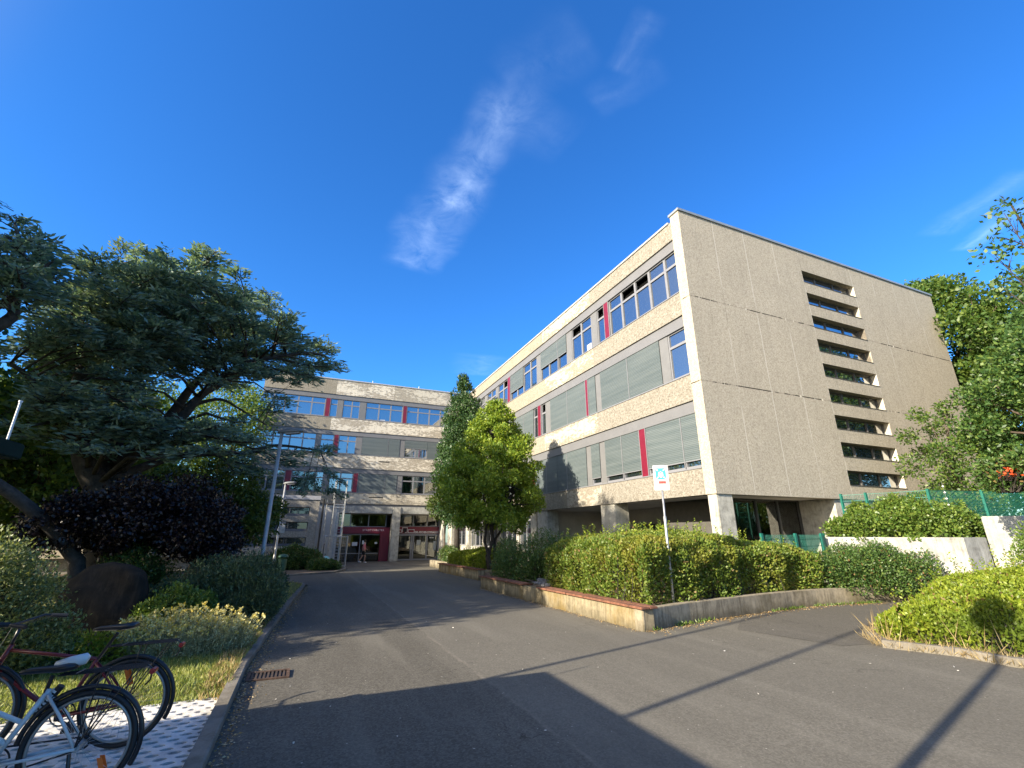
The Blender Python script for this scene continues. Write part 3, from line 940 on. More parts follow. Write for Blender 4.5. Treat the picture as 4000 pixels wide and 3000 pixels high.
pl = thing('planter_wall', 'stained concrete planter wall with red-brown bench boards on top, nearest the road', 'planter wall', (6.09, 7.86, -0.11))
mb = MB(); slope_box(mb, 6.09, 6.36, 7.87, 17.14, -0.1, 0.385)
mb.build('wall', M['wall_conc'], pl, bevel=0.012)
for y0, y1, x0 in ((7.80, 10.7, 6.02), (10.73, 12.35, 6.02), (13.35, 17.2, 6.02)):
    for k in range(2):
        mb = MB(); slope_box(mb, x0 + k * 0.2, x0 + k * 0.2 + 0.185, y0, y1, 0.388, 0.43)
        mb.build('bench_board', M['wood'], pl, bevel=0.006)
pr = thing('planter_wall', 'grey mossy planter wall curving away along the side path at right', 'planter wall', (6.38, 7.88, -0.11))
mb = MB()
wall_strip(mb, [(6.10, 7.862), (7.59, 8.23), (9.44, 8.53), (10.5, 8.68), (11.42, 8.77), (12.4, 8.81), (13.1, 8.76), (13.75, 8.66), (14.9, 8.46), (16.5, 8.1)], 0.22, -0.1, 0.383)
mb.build('wall', M['wall_conc_dark'], pr, bevel=0.01)
p2 = thing('planter_wall', 'stained concrete planter wall with boards standing back near the entrance', 'planter wall', (7.13, 20.4, -0.3))
mb = MB(); slope_box(mb, 7.13, 7.4, 20.4, 27.2, -0.1, 0.42); mb.build('wall', M['wall_conc'], p2, bevel=0.012)
mb = MB(); slope_box(mb, 7.42, 11.5, 20.4, 20.65, -0.1, 0.42); mb.build('end_wall', M['wall_conc'], p2, bevel=0.012)
for k in range(2):
    mb = MB(); slope_box(mb, 7.06 + k * 0.2, 7.245 + k * 0.2, 20.35, 27.25, 0.423, 0.465); mb.build('bench_board', M['wood'], p2, bevel=0.006)
mb = MB(); slope_box(mb, 8.0, 8.27, 27.22, 33.0, -0.1, 0.42); mb.build('far_wall', M['wall_conc_dark'], p2, bevel=0.012)
for nm, poly in (('bed_soil', [(6.37, 8.1), (9.4, 8.76), (12.4, 9.04), (14.9, 8.7), (15.5, 10.4), (11.6, 10.4), (11.6, 20.39), (7.4, 20.39), (6.37, 17.1)]),
                 ('rear_bed_soil', [(7.41, 20.66), (11.6, 20.66), (11.6, 33), (8.28, 33), (8.28, 27.2), (7.41, 27.2)])):
    sheet(nm, poly, 0.32, M['soil'])
sheet('undercroft_paving', [(11.6, 10.4), (28, 10.4), (28, 43), (11.6, 43)], 0.06, M['shade_wall'])
# bundle left on the bench ledge
t = thing('paper_bundle', 'crumpled grey bundle of paper left on the planter ledge under the dark shrub', 'bundle', (6.42, 12.9, 0.2))
mb = MB()
for k in range(5):
    c = np.array([6.35 + .1 * rng.normal(), 12.9 + .16 * k - .3, 0.27 + .02 * k])
    P = [c + rng.normal(0, [.11, .13, .035]) for _ in range(9)]
    bm = bmesh.new()
    for q in P: bm.verts.new(q)
    bmesh.ops.convex_hull(bm, input=bm.verts)
    idx = {v: i for i, v in enumerate(bm.verts)}
    mb.add([v.co[:] for v in bm.verts], [tuple(idx[v] for v in f.verts) for f in bm.faces]); bm.free()
mb.build('sheets', plain('grey_newsprint', (0.17, 0.16, 0.15), 0.9, var=.4, scale=18), t)
# drain grate in the gutter
t = thing('drain_grate', 'rusty iron drain grate in the gutter by the left kerb', 'drain grate', (-0.2, 7.5, -0.1))
mb = MB(); z = gz(0, 7.5)
mb.box(-0.48, 0.02, 7.3, 7.34, z + .002, z + .022).box(-0.48, 0.02, 7.66, 7.7, z + .002, z + .022).box(-0.48, -.44, 7.341, 7.659, z + .002, z + .022).box(-0.02, 0.02, 7.341, 7.659, z + .002, z + .022)
mb.build('rim', plain('rusty_iron', (0.10, 0.06, 0.04), .8, .3, var=.4, scale=14), t)
mb = MB()
for k in range(9): mb.box(-0.43 + k * .046, -0.405 + k * .046, 7.342, 7.658, z + .004, z + .018)
mb.build('bars', plain('dark_iron', (0.07, 0.05, 0.04), .8, .3, var=.3, scale=14), t)
# ------------------------------------------------------------------ buildings
XW, YG, YR, XL = 11.68, 10.94, 42.4, -4.9


class FB(MB):
    """box builder in facade coordinates: a along the wall, o outwards, z up"""
    def __init__(self, T):
        super().__init__(); self.T = T

    def bl(self, a0, a1, o0, o1, z0, z1):
        p, q = self.T(a0, o0), self.T(a1, o1)
        return self.box(p[0], q[0], p[1], q[1], z0, z1)

    def ql(self, pts):
        """free quad prism from facade points (a, o, z) front loop of 4, given thickness pairs"""
        vs = []
        for a, o, z in pts:
            p = self.T(a, o); vs.append((p[0], p[1], z))
        return self.add(vs, [(0, 1, 2, 3), (7, 6, 5, 4), (0, 4, 5, 1), (1, 5, 6, 2), (2, 6, 7, 3), (3, 7, 4, 0)])


TW = lambda a, o: (XW - o, a)
TR = lambda a, o: (a, YR - o)

m_, nt_, b_ = new_mat('louvre_blind')
b_.inputs['Roughness'].default_value = 0.5
v_ = coords(nt_)
w_ = N(nt_, 'ShaderNodeTexWave', wave_type='BANDS', bands_direction='Z'); w_.inputs['Scale'].default_value = 5.2; w_.inputs['Distortion'].default_value = 0.0
nt_.links.new(v_, w_.inputs['Vector'])
br_ = noise(nt_, coords(nt_, (0.25, 0.25, 5)), 1.3, 3)
c_ = ramp(nt_, br_, [(0.3, (0.090, 0.115, 0.120)), (0.7, (0.135, 0.160, 0.163))])
oi_ = N(nt_, 'ShaderNodeObjectInfo')
c_ = mixc(nt_, 1.0, c_, ramp(nt_, oi_.outputs['Random'], [(0.0, 0.86), (1.0, 1.0)]), 'MULTIPLY')
nt_.links.new(mixc(nt_, ramp(nt_, w_.outputs['Fac'], [(0.0, 0.35), (0.4, 0.0)]), c_, (0.066, 0.08, 0.083)), b_.inputs['Base Color'])
bump(nt_, b_, w_.outputs['Fac'], 0.4, 0.02)
M['blind'] = m_


def window(bld, T, a0, a1, z0, z1, mulls=(), tr=0.70, blind=0.0, slits=(), opens=(), curtain=None, paper=None):
    """frame (with mullions and transom) > pane, blind, curtain"""
    w = FB(T); fo, fi = -0.13, -0.20; b = 0.055
    zt = z0 + (z1 - z0) * tr
    w.bl(a0, a1, fi, fo, z0, z0 + 0.09); w.bl(a0, a1, fi, fo, z1 - b, z1)
    w.bl(a0, a0 + b, fi, fo, z0 + 0.09, z1 - b); w.bl(a1 - b, a1, fi, fo, z0 + 0.09, z1 - b)
    edges = [a0 + b] + [x for mm in mulls for x in (mm - 0.055, mm + 0.055)] + [a1 - b]
    for mm in mulls: w.bl(mm - 0.055, mm + 0.055, fi, fo + 0.004, z0 + 0.09, z1 - b)
    for i in range(0, len(edges), 2):
        w.bl(edges[i], edges[i + 1], fi, fo - 0.003, zt - 0.05, zt + 0.05)
    fr = w.build('window', M['frame'], bld)
    g = FB(T)
    for i in range(0, len(edges), 2):
        ea, eb = edges[i], edges[i + 1]
        if curtain:
            g.bl(ea, eb, -0.178, -0.172, z0 + 0.09, zt - 0.05)
            if (i // 2) not in opens: g.bl(ea, eb, -0.178, -0.172, zt + 0.05, z1 - b)
        else:
            g.bl(ea, eb, -0.178, -0.172, z0 + 0.09, zt - 0.05)
            if (i // 2) not in opens: g.bl(ea, eb, -0.178, -0.172, zt + 0.05, z1 - b)
    g.build('pane', M['clear'] if curtain else M['pane'], fr)
    for i in opens:                                   # vent sash tipped inwards
        ea, eb = edges[2 * i], edges[2 * i + 1]
        s = FB(T); za, zb = zt + 0.05, z1 - b
        s.ql([(ea, -0.19, za), (eb, -0.19, za), (eb, -0.42, zb - .03), (ea, -0.42, zb - .03), (ea, -0.215, za), (eb, -0.215, za), (eb, -0.445, zb - .03), (ea, -0.445, zb - .03)])
        s.build('vent_pane', M['pane_dark'], fr)
        s = FB(T)
        s.ql([(ea, -0.16, za), (ea + .03, -0.16, za), (ea + .03, -0.40, zb - .03), (ea, -0.40, zb - .03), (ea, -0.21, za), (ea + .03, -0.21, za), (ea + .03, -0.45, zb - .03), (ea, -0.45, zb - .03)])
        s.build('vent_stay', M['frame'], fr)
    if blind:
        zb = z1 - (z1 - z0 - 0.02) * blind
        cuts = [a0 + 0.01] + [x for s in slits for x in (s - 0.025, s + 0.025)] + [a1 - 0.01]
        bl = FB(T)
        for i in range(0, len(cuts), 2): bl.bl(cuts[i], cuts[i + 1], -0.10, -0.085, zb, z1)
        bl.build('blind', M['blind'], fr)
        rl = FB(T)
        for s in list(slits): rl.bl(s - 0.014, s + 0.014, -0.11, -0.075, z0, z1)
        for i in range(0, len(cuts), 2): rl.bl(cuts[i], cuts[i + 1], -0.106, -0.079, zb - 0.03, zb - .001)
        rl.build('blind_rail', M['frame'], fr)
    if curtain:
        cm = MB()
        n = int((a1 - a0) / 0.07)
        vs, fs = [], []
        for i in range(n + 1):
            a = a0 + (a1 - a0) * i / n
            skip = curtain == 'half' and (i / n > 0.62)
            p = T(a, -0.34 + 0.035 * math.sin(i * 2.1) + 0.02 * math.sin(i * .9))
            vs += [(p[0], p[1], z0 + .05), (p[0], p[1], z1)]
            if i and not skip: fs.append((2 * i - 2, 2 * i, 2 * i + 1, 2 * i - 1))
        cm.add(vs, fs); cm.build('curtain', M['curtain'], fr)
        bk = FB(T); bk.bl(a0, a1, -0.95, -0.9, z0, z1); bk.build('room_back', M['dark'], fr)
    if paper is not None:
        pb = FB(T)
        for (pa, pz, pw, ph) in paper: pb.bl(pa, pa + pw, -0.171, -0.168, z0 + pz, z0 + pz + ph)
        pb.build('paper', M['white'], fr)
    return fr


def panel_grey(bld, T, a0, a1, z0, z1):
    f = FB(T); f.bl(a0, a1, -0.22, -0.11, z0, z1); f.build('grey_panel', M['panel'], bld)


def panel_red(bld, T, a0, a1, z0, z1):
    f = FB(T); f.bl(a0 + .03, a1 - .03, -0.22, -0.07, z0, z1); p = f.build('red_panel', M['red'], bld)
    f = FB(T); f.bl(a0, a0 + .027, -0.22, -0.066, z0, z1); f.bl(a1 - .027, a1, -0.22, -0.066, z0, z1)
    f.build('edge_trim', M['frame'], p)


def row(bld, T, z0, z1, items):
    for it in items:
        k, a0, a1 = it[:3]
        kw = it[3] if len(it) > 3 else {}
        if k == 'g': panel_grey(bld, T, a0, a1, z0, z1)
        elif k == 'r': panel_red(bld, T, a0, a1, z0, z1)
        else: window(bld, T, a0, a1, z0, z1, **kw)


def band(bld, T, z0, z1, segs, name='concrete_band', o1=0.0):
    for a0, a1, mk in segs:
        f = FB(T); f.bl(a0 + 0.004, a1 - 0.004, -0.28, o1, z0, z1)
        f.build(name, M[mk], bld)


# ================= right-hand classroom wing
wing = thing('school_wing', 'classroom wing of aggregate concrete on piers, with nine slits in its right gable', 'school building', (XW, YG, 0))
core = MB(); core.box(XW + 0.96, 28.35, YG + 0.5, 62, 2.98, 13.1); core.build('wall', M['dark'], wing)  # solid dark core added behind the windows to block light
f = FB(TW)
for z0, z1 in ((2.98, 3.72), (6.05, 6.98), (9.31, 10.23), (12.56, 13.1)): f.bl(YG + .46, YR - .02, -0.955, -0.29, z0, z1)
f.build('floor_slab', M['dark'], wing)
mb = MB(); mb.box(XW + .02, 28.6, YG + 0.455, YR + 6, 2.87, 2.975); mb.build('soffit', M['soffit'], wing)
# gable wall with nine slits
mb = MB()
mb.box(XW, 18.42, YG, YG + 0.45, 2.85, 13.55)
mb.box(21.95, 28.69, YG, YG + 0.45, 2.85, 13.55)
M['slit'] = plain('dark_slit_frame', (0.10, 0.095, 0.09), .5)
tops = [12.56 - 1.08 * k for k in range(9)]
zz = 13.55
for tp in tops:
    mb.box(18.42, 21.95, YG, YG + 0.45, tp, zz); zz = tp - 0.55
mb.box(18.42, 21.95, YG, YG + 0.45, 2.85, zz)
mb.build('gable_wall', M['gable'], wing)
mb = MB()
mb.box(28.3, 28.69, YG + .452, 60, 2.85, 13.3); mb.box(XW + 0.3, 28.3, YG + .452, 60, 13.12, 13.26); mb.build('roof', M['cap'], wing)
mb = MB(); mb.box(XW - .05, 28.75, YG - .05, YG + .5, 13.553, 13.65); mb.build('gable_cap', M['cap'], wing)
mb = MB(); mb.box(XW - .045, XW + .4, YG + .56, YR - .01, 13.30, 13.38); mb.build('parapet_cap', M['white_cap'], wing)
TG = lambda a, o: (a, YG - o)
for tp in tops:
    f = FB(TG); z0, z1 = tp - 0.55, tp
    f.bl(18.43, 21.94, -0.30, -0.23, z0, z0 + .05); f.bl(18.43, 21.94, -0.30, -0.23, z1 - .05, z1)
    for a in (18.43, 19.55, 20.75, 21.87): f.bl(a, a + .07, -0.30, -0.232, z0 + .05, z1 - .05)
    fr = f.build('slit_window', M['slit'], wing)
    f = FB(TG)
    for a in (18.50, 19.62, 20.82): f.bl(a, a + 1.05, -0.275, -0.265, z0 + .05, z1 - .05)
    f.build('pane', M['pane'], fr)
    f = FB(TG); f.bl(18.40, 21.97, -0.23, 0.02, z0 - .012, z0 + .004); f.build('sill', M['dim'], fr)
    f = FB(TG); f.bl(18.45, 21.92, -0.452, -0.42, z0, z1); f.build('room_back', M['dark'], fr)
# facade bands
a_, p_, s_, g_ = 'agg', 'peel_wing', 'smooth', 'peel_wing_grey'
band(wing, TW, 2.85, 3.70, [(YG + .45, 13.9, a_), (13.9, 17.25, a_), (17.25, 20.3, g_), (20.3, 27.5, s_), (27.5, 35.0, s_), (35.0, YR, s_)])
band(wing, TW, 6.03, 6.96, [(YG + .45, 17.25, a_), (17.25, 22.6, p_), (22.6, 29.6, s_), (29.6, 36, p_), (36, YR, s_)])
band(wing, TW, 9.29, 10.21, [(YG + .45, 17.25, a_), (17.25, 22.4, p_), (22.4, 29.6, s_), (29.6, 36, p_), (36, YR, s_)])
band(wing, TW, 12.54, 13.30, [(YG + .45, 17.3, a_), (17.3, 22.6, p_), (22.6, 27.0, s_), (27.0, YR, s_)])
for z0, z1 in ((5.60, 6.03), (8.86, 9.29), (12.11, 12.54)):
    for a0, a1 in ((YG + .45, 20.5), (20.504, 30.0), (30.004, YR)):
        f = FB(TW); f.bl(a0, a1, -0.28, -0.06, z0, z1 - .002); f.build('shutter_box', M['lintel'], wing)
for z in (3.70, 6.96, 10.21):
    f = FB(TW); f.bl(YG + .452, YR, -0.28, 0.025, z + .001, z + .038); f.build('sill', M['frame'], wing)
W_ = lambda a0, a1, *m, **k: ('w', a0, a1, dict(mulls=m, **k))
B_ = lambda a0, a1, *s, bl=1.0, m=None, **k: ('w', a0, a1, dict(mulls=s if m is None else m, slits=s, blind=bl, **k))
G_ = lambda a0, a1: ('g', a0, a1)
R_ = lambda a0, a1: ('r', a0, a1)
row(wing, TW, 10.25, 12.11, [W_(11.395, 13.07, 12.12), W_(13.075, 14.97, 13.99, opens=(0, 1)), W_(14.975, 15.92, paper=[(0.25, 0.15, 0.24, 1.0)]), R_(15.93, 16.31), W_(16.32, 16.95, opens=(0,)), G_(16.955, 17.45),
    W_(17.455, 19.38, 18.41, opens=(1,), paper=[(17.62, 0.13, .4, .3)]), G_(19.385, 19.94), B_(19.945, 23.06, 20.94, bl=0.56, m=(20.94, 22.02)), G_(23.065, 23.63), W_(23.635, 25.6, 24.53), B_(25.605, 27.72, bl=0.68, m=(26.6,)), R_(27.74, 28.2),
    W_(28.21, 30.1, 29.1, opens=(0,)), G_(30.105, 30.6), W_(30.605, 32.5, 31.5), G_(32.505, 33.0), W_(33.005, 36, 34, 35), R_(36.01, 36.4), W_(36.41, 38.3, 37.3), G_(38.305, 38.8), W_(38.805, 42.36, 40, 41.2)])
row(wing, TW, 7.0, 8.86, [W_(11.395, 12.39), G_(12.395, 12.86), B_(12.865, 16.97, 14.92, m=(13.9, 14.92, 15.95)), G_(16.975, 17.39), B_(17.395, 18.03), R_(18.035, 18.27), B_(18.275, 21.98, 20.1), G_(21.985, 22.58), W_(22.585, 23.12, opens=(0,)), R_(23.13, 23.55),
    W_(23.56, 24.16), B_(24.165, 27.0, 25.6), G_(27.005, 27.5), B_(27.505, 30, 28.7), W_(30.005, 32, 31), G_(32.005, 32.5), B_(32.505, 36), R_(36.01, 36.4), W_(36.41, 38.3, 37.3), G_(38.305, 38.8), W_(38.805, 42.36, 40, 41.2)])
row(wing, TW, 3.74, 5.60, [B_(11.395, 14.12, 12.22, bl=0.86, m=(12.22, 13.2)), R_(14.125, 14.53), B_(14.535, 16.94, 15.73, bl=0.85), G_(16.945, 17.36), B_(17.365, 18.08, bl=0.84), G_(18.085, 18.49), B_(18.495, 21.36, 20.36), B_(21.365, 24.0, 22.6), R_(24.01, 24.4),
    B_(24.41, 27.0, 25.6), G_(27.005, 27.5), B_(27.505, 30, 28.7), W_(30.005, 32, 31), G_(32.005, 32.5), B_(32.505, 36), R_(36.01, 36.4), W_(36.41, 38.3, 37.3), G_(38.305, 38.8), W_(38.805, 42.36, 40, 41.2)])
# piers
for (x0, x1, y0, y1) in ((11.72, 12.40, 10.42, 11.36), (11.74, 12.45, 16.45, 17.5), (11.74, 12.4, 22.55, 23.8)):
    mb = MB(); mb.box(x0, x1, y0 if y0 > 10.95 else 10.99, y1, -0.6, 2.868 if y0 > 11 else 2.848)
    mb.build('pier', M['white_conc'], wing, bevel=0.015)
# undercroft walls and doors
mb = MB(); mb.box(12.0, 16.05, 24.0, 24.2, -.6, 2.868); mb.box(16.1, 16.3, 17.0, 24.2, -.6, 2.868); mb.box(16.31, 19.0, 16.9, 17.1, -.6, 2.868)
mb.build('undercroft_wall', M['shade_wall'], wing)
mb = MB(); mb.box(16.03, 16.095, 17.9, 20.5, -.5, 2.1); d_ = mb.build('door', plain('dark_door_frame', (0.10, 0.095, 0.09), .6), wing)
mb = MB()
for k in range(2): mb.box(16.012, 16.028, 18.0 + k * 1.25, 19.15 + k * 1.25, -.4, 2.0)
mb.build('door_leaf', plain('grey_door_leaf', (0.2, 0.19, 0.18), .5), d_)
# glazed stair hall below the gable
TS = lambda a, o: (a, 12.4 - o)
f = FB(TS)
for a in (13.9, 15.05, 16.2, 17.35): f.bl(a, a + .08, -.08, .02, -.4, 2.868)
for z in (-.4, 1.12, 2.82): f.bl(13.98, 17.35, -.075, .015, z, z + .05)
sg = f.build('stair_glazing', plain('dark_glazing_frame', (0.05, 0.05, 0.05), .4), wing)
f = FB(TS); f.bl(13.98, 17.35, -.035, -.028, -.35, 2.82); f.build('pane', M['door_glass'], sg)
mb = MB()
for k in range(11): mb.box(17.1 - k * .28, 17.38 - k * .28, 13.4, 14.7, 0.1 + k * .2, 0.28 + k * .2)
mb.build('stair_flight', M['shade_wall'], wing)
mb = MB()
for k in range(22): mb.box(17.2 - k * .14, 17.22 - k * .14, 13.36, 13.38, 0.35 + k * .1, 1.2 + k * .1)
mb.build('stair_railing', M['black_paint'], wing)
mb = MB(); mb.box(13.5, 28.3, 15.2, 15.4, -.6, 2.868); mb.box(13.4, 13.6, 12.5, 15.2, -.6, 2.868); mb.build('stair_hall_wall', M['dim'], wing)
mb = MB(); mb.box(17.45, 18.55, 11.02, 12.5, -.6, 2.848); mb.box(18.56, 28.6, 11.06, 11.3, -.6, 2.848); mb.build('base_wall', M['white_conc'], wing)
# ground floor under the far half: piers, low wall, windows
TF = lambda a, o: (12.1 - o, a)
for a0, a1, o1 in ((24.21, 25.0, .2), (26.9, 27.3, .1), (29.9, 30.5, .1), (32.9, 33.6, .1), (36.4, 37.1, .25), (41.1, 42.38, .3)):
    f = FB(TF); f.bl(a0, a1, -.2, o1, -.6, 2.868); f.build('pier', M['white_conc'], wing)
f = FB(TF)
for a0, a1 in ((25.0, 26.9), (27.3, 29.9), (30.5, 32.9), (33.6, 36.4), (37.1, 41.1)): f.bl(a0, a1, -.2, .05, -.6, .72)
f.build('low_wall', M['white_conc'], wing)
for a0, a1, ms in ((25.0, 26.9, (26,)), (27.3, 29.9, (28.2, 29.1)), (30.5, 32.9, (31.3, 32.1)), (33.6, 36.4, (34.5, 35.4)), (37.1, 41.1, (38.1, 39.1, 40.1))):
    TF2 = lambda a, o: (12.1 - o - .12, a)
    window(wing, TF2, a0, a1, .73, 2.86, ms, tr=.8, blind=0.0)

p_, g_ = 'peel', 'peel_grey'
# ================= rear building over the entrance
rear = thing('school_building', 'rear school block with peeling painted bands, red panels and the recessed entrance with white beam', 'school building', (2.0, YR, -.6))
mb = MB(); mb.box(XL + .1, 28, YR + 0.96, 58, 4.2, 14.7); mb.build('wall', M['dark'], rear)  # core box added inside the rear block to keep light out
f = FB(TR)
for z0, z1 in ((4.1, 5.02), (7.1, 8.3), (10.37, 11.5), (13.64, 14.7)): f.bl(XL + .01, 11.66, -0.955, -.29, z0, z1)
f.build('floor_slab', M['dark'], rear)
mb = MB(); mb.box(XL, XL + .4, YR + .29, 58, -.8, 14.9); mb.box(11.9, 28, YR + .1, YR + .4, 13.4, 14.9); mb.build('side_wall', M['smooth'], rear)
mb = MB(); mb.box(XL + .4, 28, YR + .3, 58, 14.72, 14.85); mb.build('roof', M['cap'], rear)
f = FB(TR); f.bl(XL - .05, 28, -.4, .05, 15.0, 15.09); f.build('parapet_cap', M['white_cap'], rear)
band(rear, TR, 13.62, 15.0, [(XL, 0.9, s_), (0.9, 6.05, p_), (6.05, 11.67, g_)])
band(rear, TR, 10.35, 11.47, [(XL, -1.02, s_), (-1.02, 0.75, s_), (0.75, 11.67, p_)])
band(rear, TR, 7.08, 8.27, [(XL, -1.0, s_), (-1.0, 5.1, p_), (5.1, 11.67, p_)])
band(rear, TR, 4.09, 5.0, [(XL, 2.3, s_), (2.3, 11.67, g_)])
for z0, z1 in ((6.68, 7.08), (9.95, 10.35), (13.2, 13.62)):
    f = FB(TR); f.bl(XL, 11.67, -.28, -.06, z0, z1 - .002); f.build('shutter_box', M['lintel'], rear)
for z in (5.0, 8.27, 11.47):
    f = FB(TR); f.bl(XL, 11.67, -.28, .025, z + .001, z + .038); f.build('sill', M['frame'], rear)
for (a0, a1, z) in ((-2.4, -1.2, 11.15), (4.6, 5.8, 4.62), (5.2, 6.1, 7.75)):
    f = FB(TR); f.bl(a0, a1, -.05, .006, z, z + .09); f.build('drain_slot', M['dark'], rear)
row(rear, TR, 11.51, 13.2, [W_(7.36, 9.52, 8.42), W_(9.525, 11.66, 10.6), R_(6.96, 7.35), W_(3.62, 6.95, 4.78, 5.85, paper=[(4.9, .12, .5, .05)]), G_(3.09, 3.61), W_(1.62, 3.08, 2.38), G_(1.18, 1.61), W_(.55, 1.17), R_(.13, .54), W_(-2.08, .12, -.98), W_(XL + .02, -2.085, -4.0, -3.1)])
row(rear, TR, 8.31, 9.95, [B_(9.5, 11.66, m=()), B_(7.38, 9.495, bl=.47, m=(8.4,)), G_(6.93, 7.375), B_(3.58, 6.925, 5.87, m=()), G_(3.07, 3.575), W_(1.59, 3.065, 2.36), R_(1.19, 1.58), W_(.12, 1.185), G_(-.26, .115), W_(-2.3, -.265, -1.3), W_(XL + .02, -2.305, -3.6)])
row(rear, TR, 5.04, 6.68, [W_(7.37, 9.42, 8.38, curtain='half'), W_(9.425, 11.66, 10.55, curtain='half'), G_(6.9, 7.365), B_(3.56, 6.895, 5.84, m=()), R_(3.12, 3.55), W_(1.2, 3.11, 2.1), G_(.72, 1.195), W_(.1, .715), W_(-1.75, .095, -.8, curtain='full'), R_(-2.25, -1.76), W_(XL + .02, -2.26, -3.6)])
for i, x in enumerate((4.1, 8.6)):
    mb = MB(); mb.tube([(x, YR + 1.5, 14.8), (x, YR + 1.5, 15.75)], .035, 6); mb.build('roof_vent_pipe', M['white'], rear)
# entrance storey
f = FB(TR); f.bl(2.33, 11.6, -.35, -.03, 3.32, 3.9); f.build('entrance_beam', M['white_wall'], rear)
f = FB(TR); f.bl(XL, 11.66, -.28, -.09, 3.903, 4.085); f.build('edge_strip', M['lintel'], rear)
mb = MB(); mb.prism([(6.75, YR - .03), (7.45, YR - .03), (7.45, YR + .75), (6.75, YR + .75)], -.75, 3.9); mb.build('pier', M['white_conc'], rear, bevel=.03)
f = FB(TR); f.bl(XL + .02, 2.32, -.6, -.08, -.8, 3.9); f.build('side_wall', M['shade_wall'], rear)
f = FB(TR); f.bl(2.33, 11.66, -6, -.36, 3.33, 3.42); f.build('entrance_ceiling', M['soffit'], rear)
f = FB(TR); f.bl(2.33, 11.66, -6.2, -6.0, -.8, 3.33); f.build('lobby_wall', M['dim'], rear)
f = FB(TR); f.bl(11.35, 11.6, -6, -.3, -.8, 3.33); f.build('jamb_wall', M['shade_wall'], rear)
TE = lambda a, o: (a, 43.3 - o)
f = FB(TE)
for a in (2.34, 3.32, 4.83, 6.33): f.bl(a, a + .09, -.08, 0, 2.25, 3.33)
for z in (2.2, 3.26): f.bl(2.43, 6.33, -.078, -.002, z, z + .07)
for a in (2.34, 3.2, 4.28): f.bl(a, a + .07, -.08, -.02, -.62, 1.62)
f.bl(2.41, 5.9, -.078, -.022, .02, .07); f.bl(2.41, 5.9, -.078, -.022, 1.54, 1.62)
eg = f.build('theatre_glazing', M['frame'], rear)
f = FB(TE); f.bl(2.42, 6.33, -.05, -.045, 2.27, 3.26); f.bl(2.41, 5.9, -.055, -.05, -.6, 1.6); f.build('pane', M['door_glass'], eg)
f = FB(TE)
for pa, pz, pw, ph in ((3.68, .66, .42, .3), (4.5, .78, .32, .3), (5.55, .8, .2, .16)): f.bl(pa, pa + pw, -.044, -.04, pz, pz + ph)
f.build('notice', M['white'], eg)
f = FB(TE); f.bl(2.33, 6.72, -.06, .12, 1.66, 2.2); f.bl(5.95, 6.72, -.06, .118, -.62, 1.658); rp_ = f.build('red_portal', M['red'], rear)
text_mesh('lettering', 'STADTTHEATER', .21, plain('dull_pink_letters', (0.66, 0.46, 0.48), .5), rp_, (4.42, 43.3 - .121, 1.87), (1, 0, 0), (0, 0, 1), .006, spacing=1.25)
TD = lambda a, o: (a, 43.9 - o)
f = FB(TD)
for a in (7.5, 8.86, 10.17, 11.26): f.bl(a, a + .1, -.08, 0, 2.3, 3.33)
for z in (2.26, 3.26): f.bl(7.6, 11.26, -.078, -.002, z, z + .06)
for a in (7.5, 8.78, 8.95, 10.2, 11.26): f.bl(a, a + .13, -.08, 0, -.66, 1.62)
f.bl(7.6, 11.3, -.078, -.002, 1.47, 1.66); f.bl(7.6, 11.3, -.078, -.002, -.66, -.5)
dg_ = f.build('entrance_door', M['frame'], rear)
f = FB(TD); f.bl(7.6, 11.28, -.05, -.045, 2.3, 3.26); f.bl(7.63, 11.26, -.055, -.05, -.5, 1.47); f.build('pane', M['door_glass'], dg_)
f = FB(TD)
for a in (8.74, 9.1, 10.16, 10.36): f.bl(a, a + .025, .0, .05, .2, .9)
f.build('handle', M['steel'], dg_)
f = FB(TD)
for pa, pz, pw, ph in ((9.35, .65, .35, .45), (10.9, .2, .25, .8), (10.5, 1.25, .4, .1)): f.bl(pa, pa + pw, -.044, -.04, pz, pz + ph)
f.build('notice', plain('pale_notice', (0.4, 0.42, 0.4), .6), dg_)
f = FB(TD); f.bl(7.47, 11.33, -.04, .06, 1.67, 2.25); sg_ = f.build('name_board', M['red'], rear)
text_mesh('lettering', 'EMIL-FISCHER-GYMNASIUM', .235, M['white'], sg_, (9.07, 43.9 - .061, 1.70), (1, 0, 0), (0, 0, 1), .006, xscale=.78)
# emblem: white bracket, frame round a dark head profile, long bar
f = FB(TD)
def fr_(a0, a1, z0, z1, t=.045, top=True):
    f.bl(a0, a1, .061, .075, z0, z0 + t); f.bl(a0, a0 + t, .061, .075, z0 + t, z1 - t); f.bl(a1 - t, a1, .061, .075, z0 + t, z1 - t)
    f.bl(a0, a1, .061, .075, z1 - t, z1)
fr_(8.46, 9.05, 1.71, 2.02); fr_(7.6, 7.92, 1.74, 2.0)
for a0, a1, z0, z1 in ((7.94, 7.985, 1.76, 2.2), (7.985, 8.42, 2.15, 2.2), (8.375, 8.42, 1.76, 2.15), (8.2, 8.375, 1.71, 1.76)): f.bl(a0, a1, .061, .076, z0, z1)
f.build('emblem', M['white'], sg_)
mb = MB(); pr_ = []
for k in range(14):
    a = math.pi * k / 13; pr_.append((8.18 + .17 * math.cos(a), 1.97 + .15 * math.sin(a)))
pr_ += [(8.02, 1.9), (8.06, 1.86), (8.07, 1.72), (8.24, 1.72), (8.26, 1.84), (8.33, 1.88)]
n_ = len(pr_)
mb.add([(x, 43.9 - .061, z) for x, z in pr_] + [(x, 43.9 - .07, z) for x, z in pr_], [tuple(range(n_)), tuple(range(2 * n_ - 1, n_ - 1, -1))] + [(i, (i + 1) % n_, n_ + (i + 1) % n_, n_ + i) for i in range(n_)])
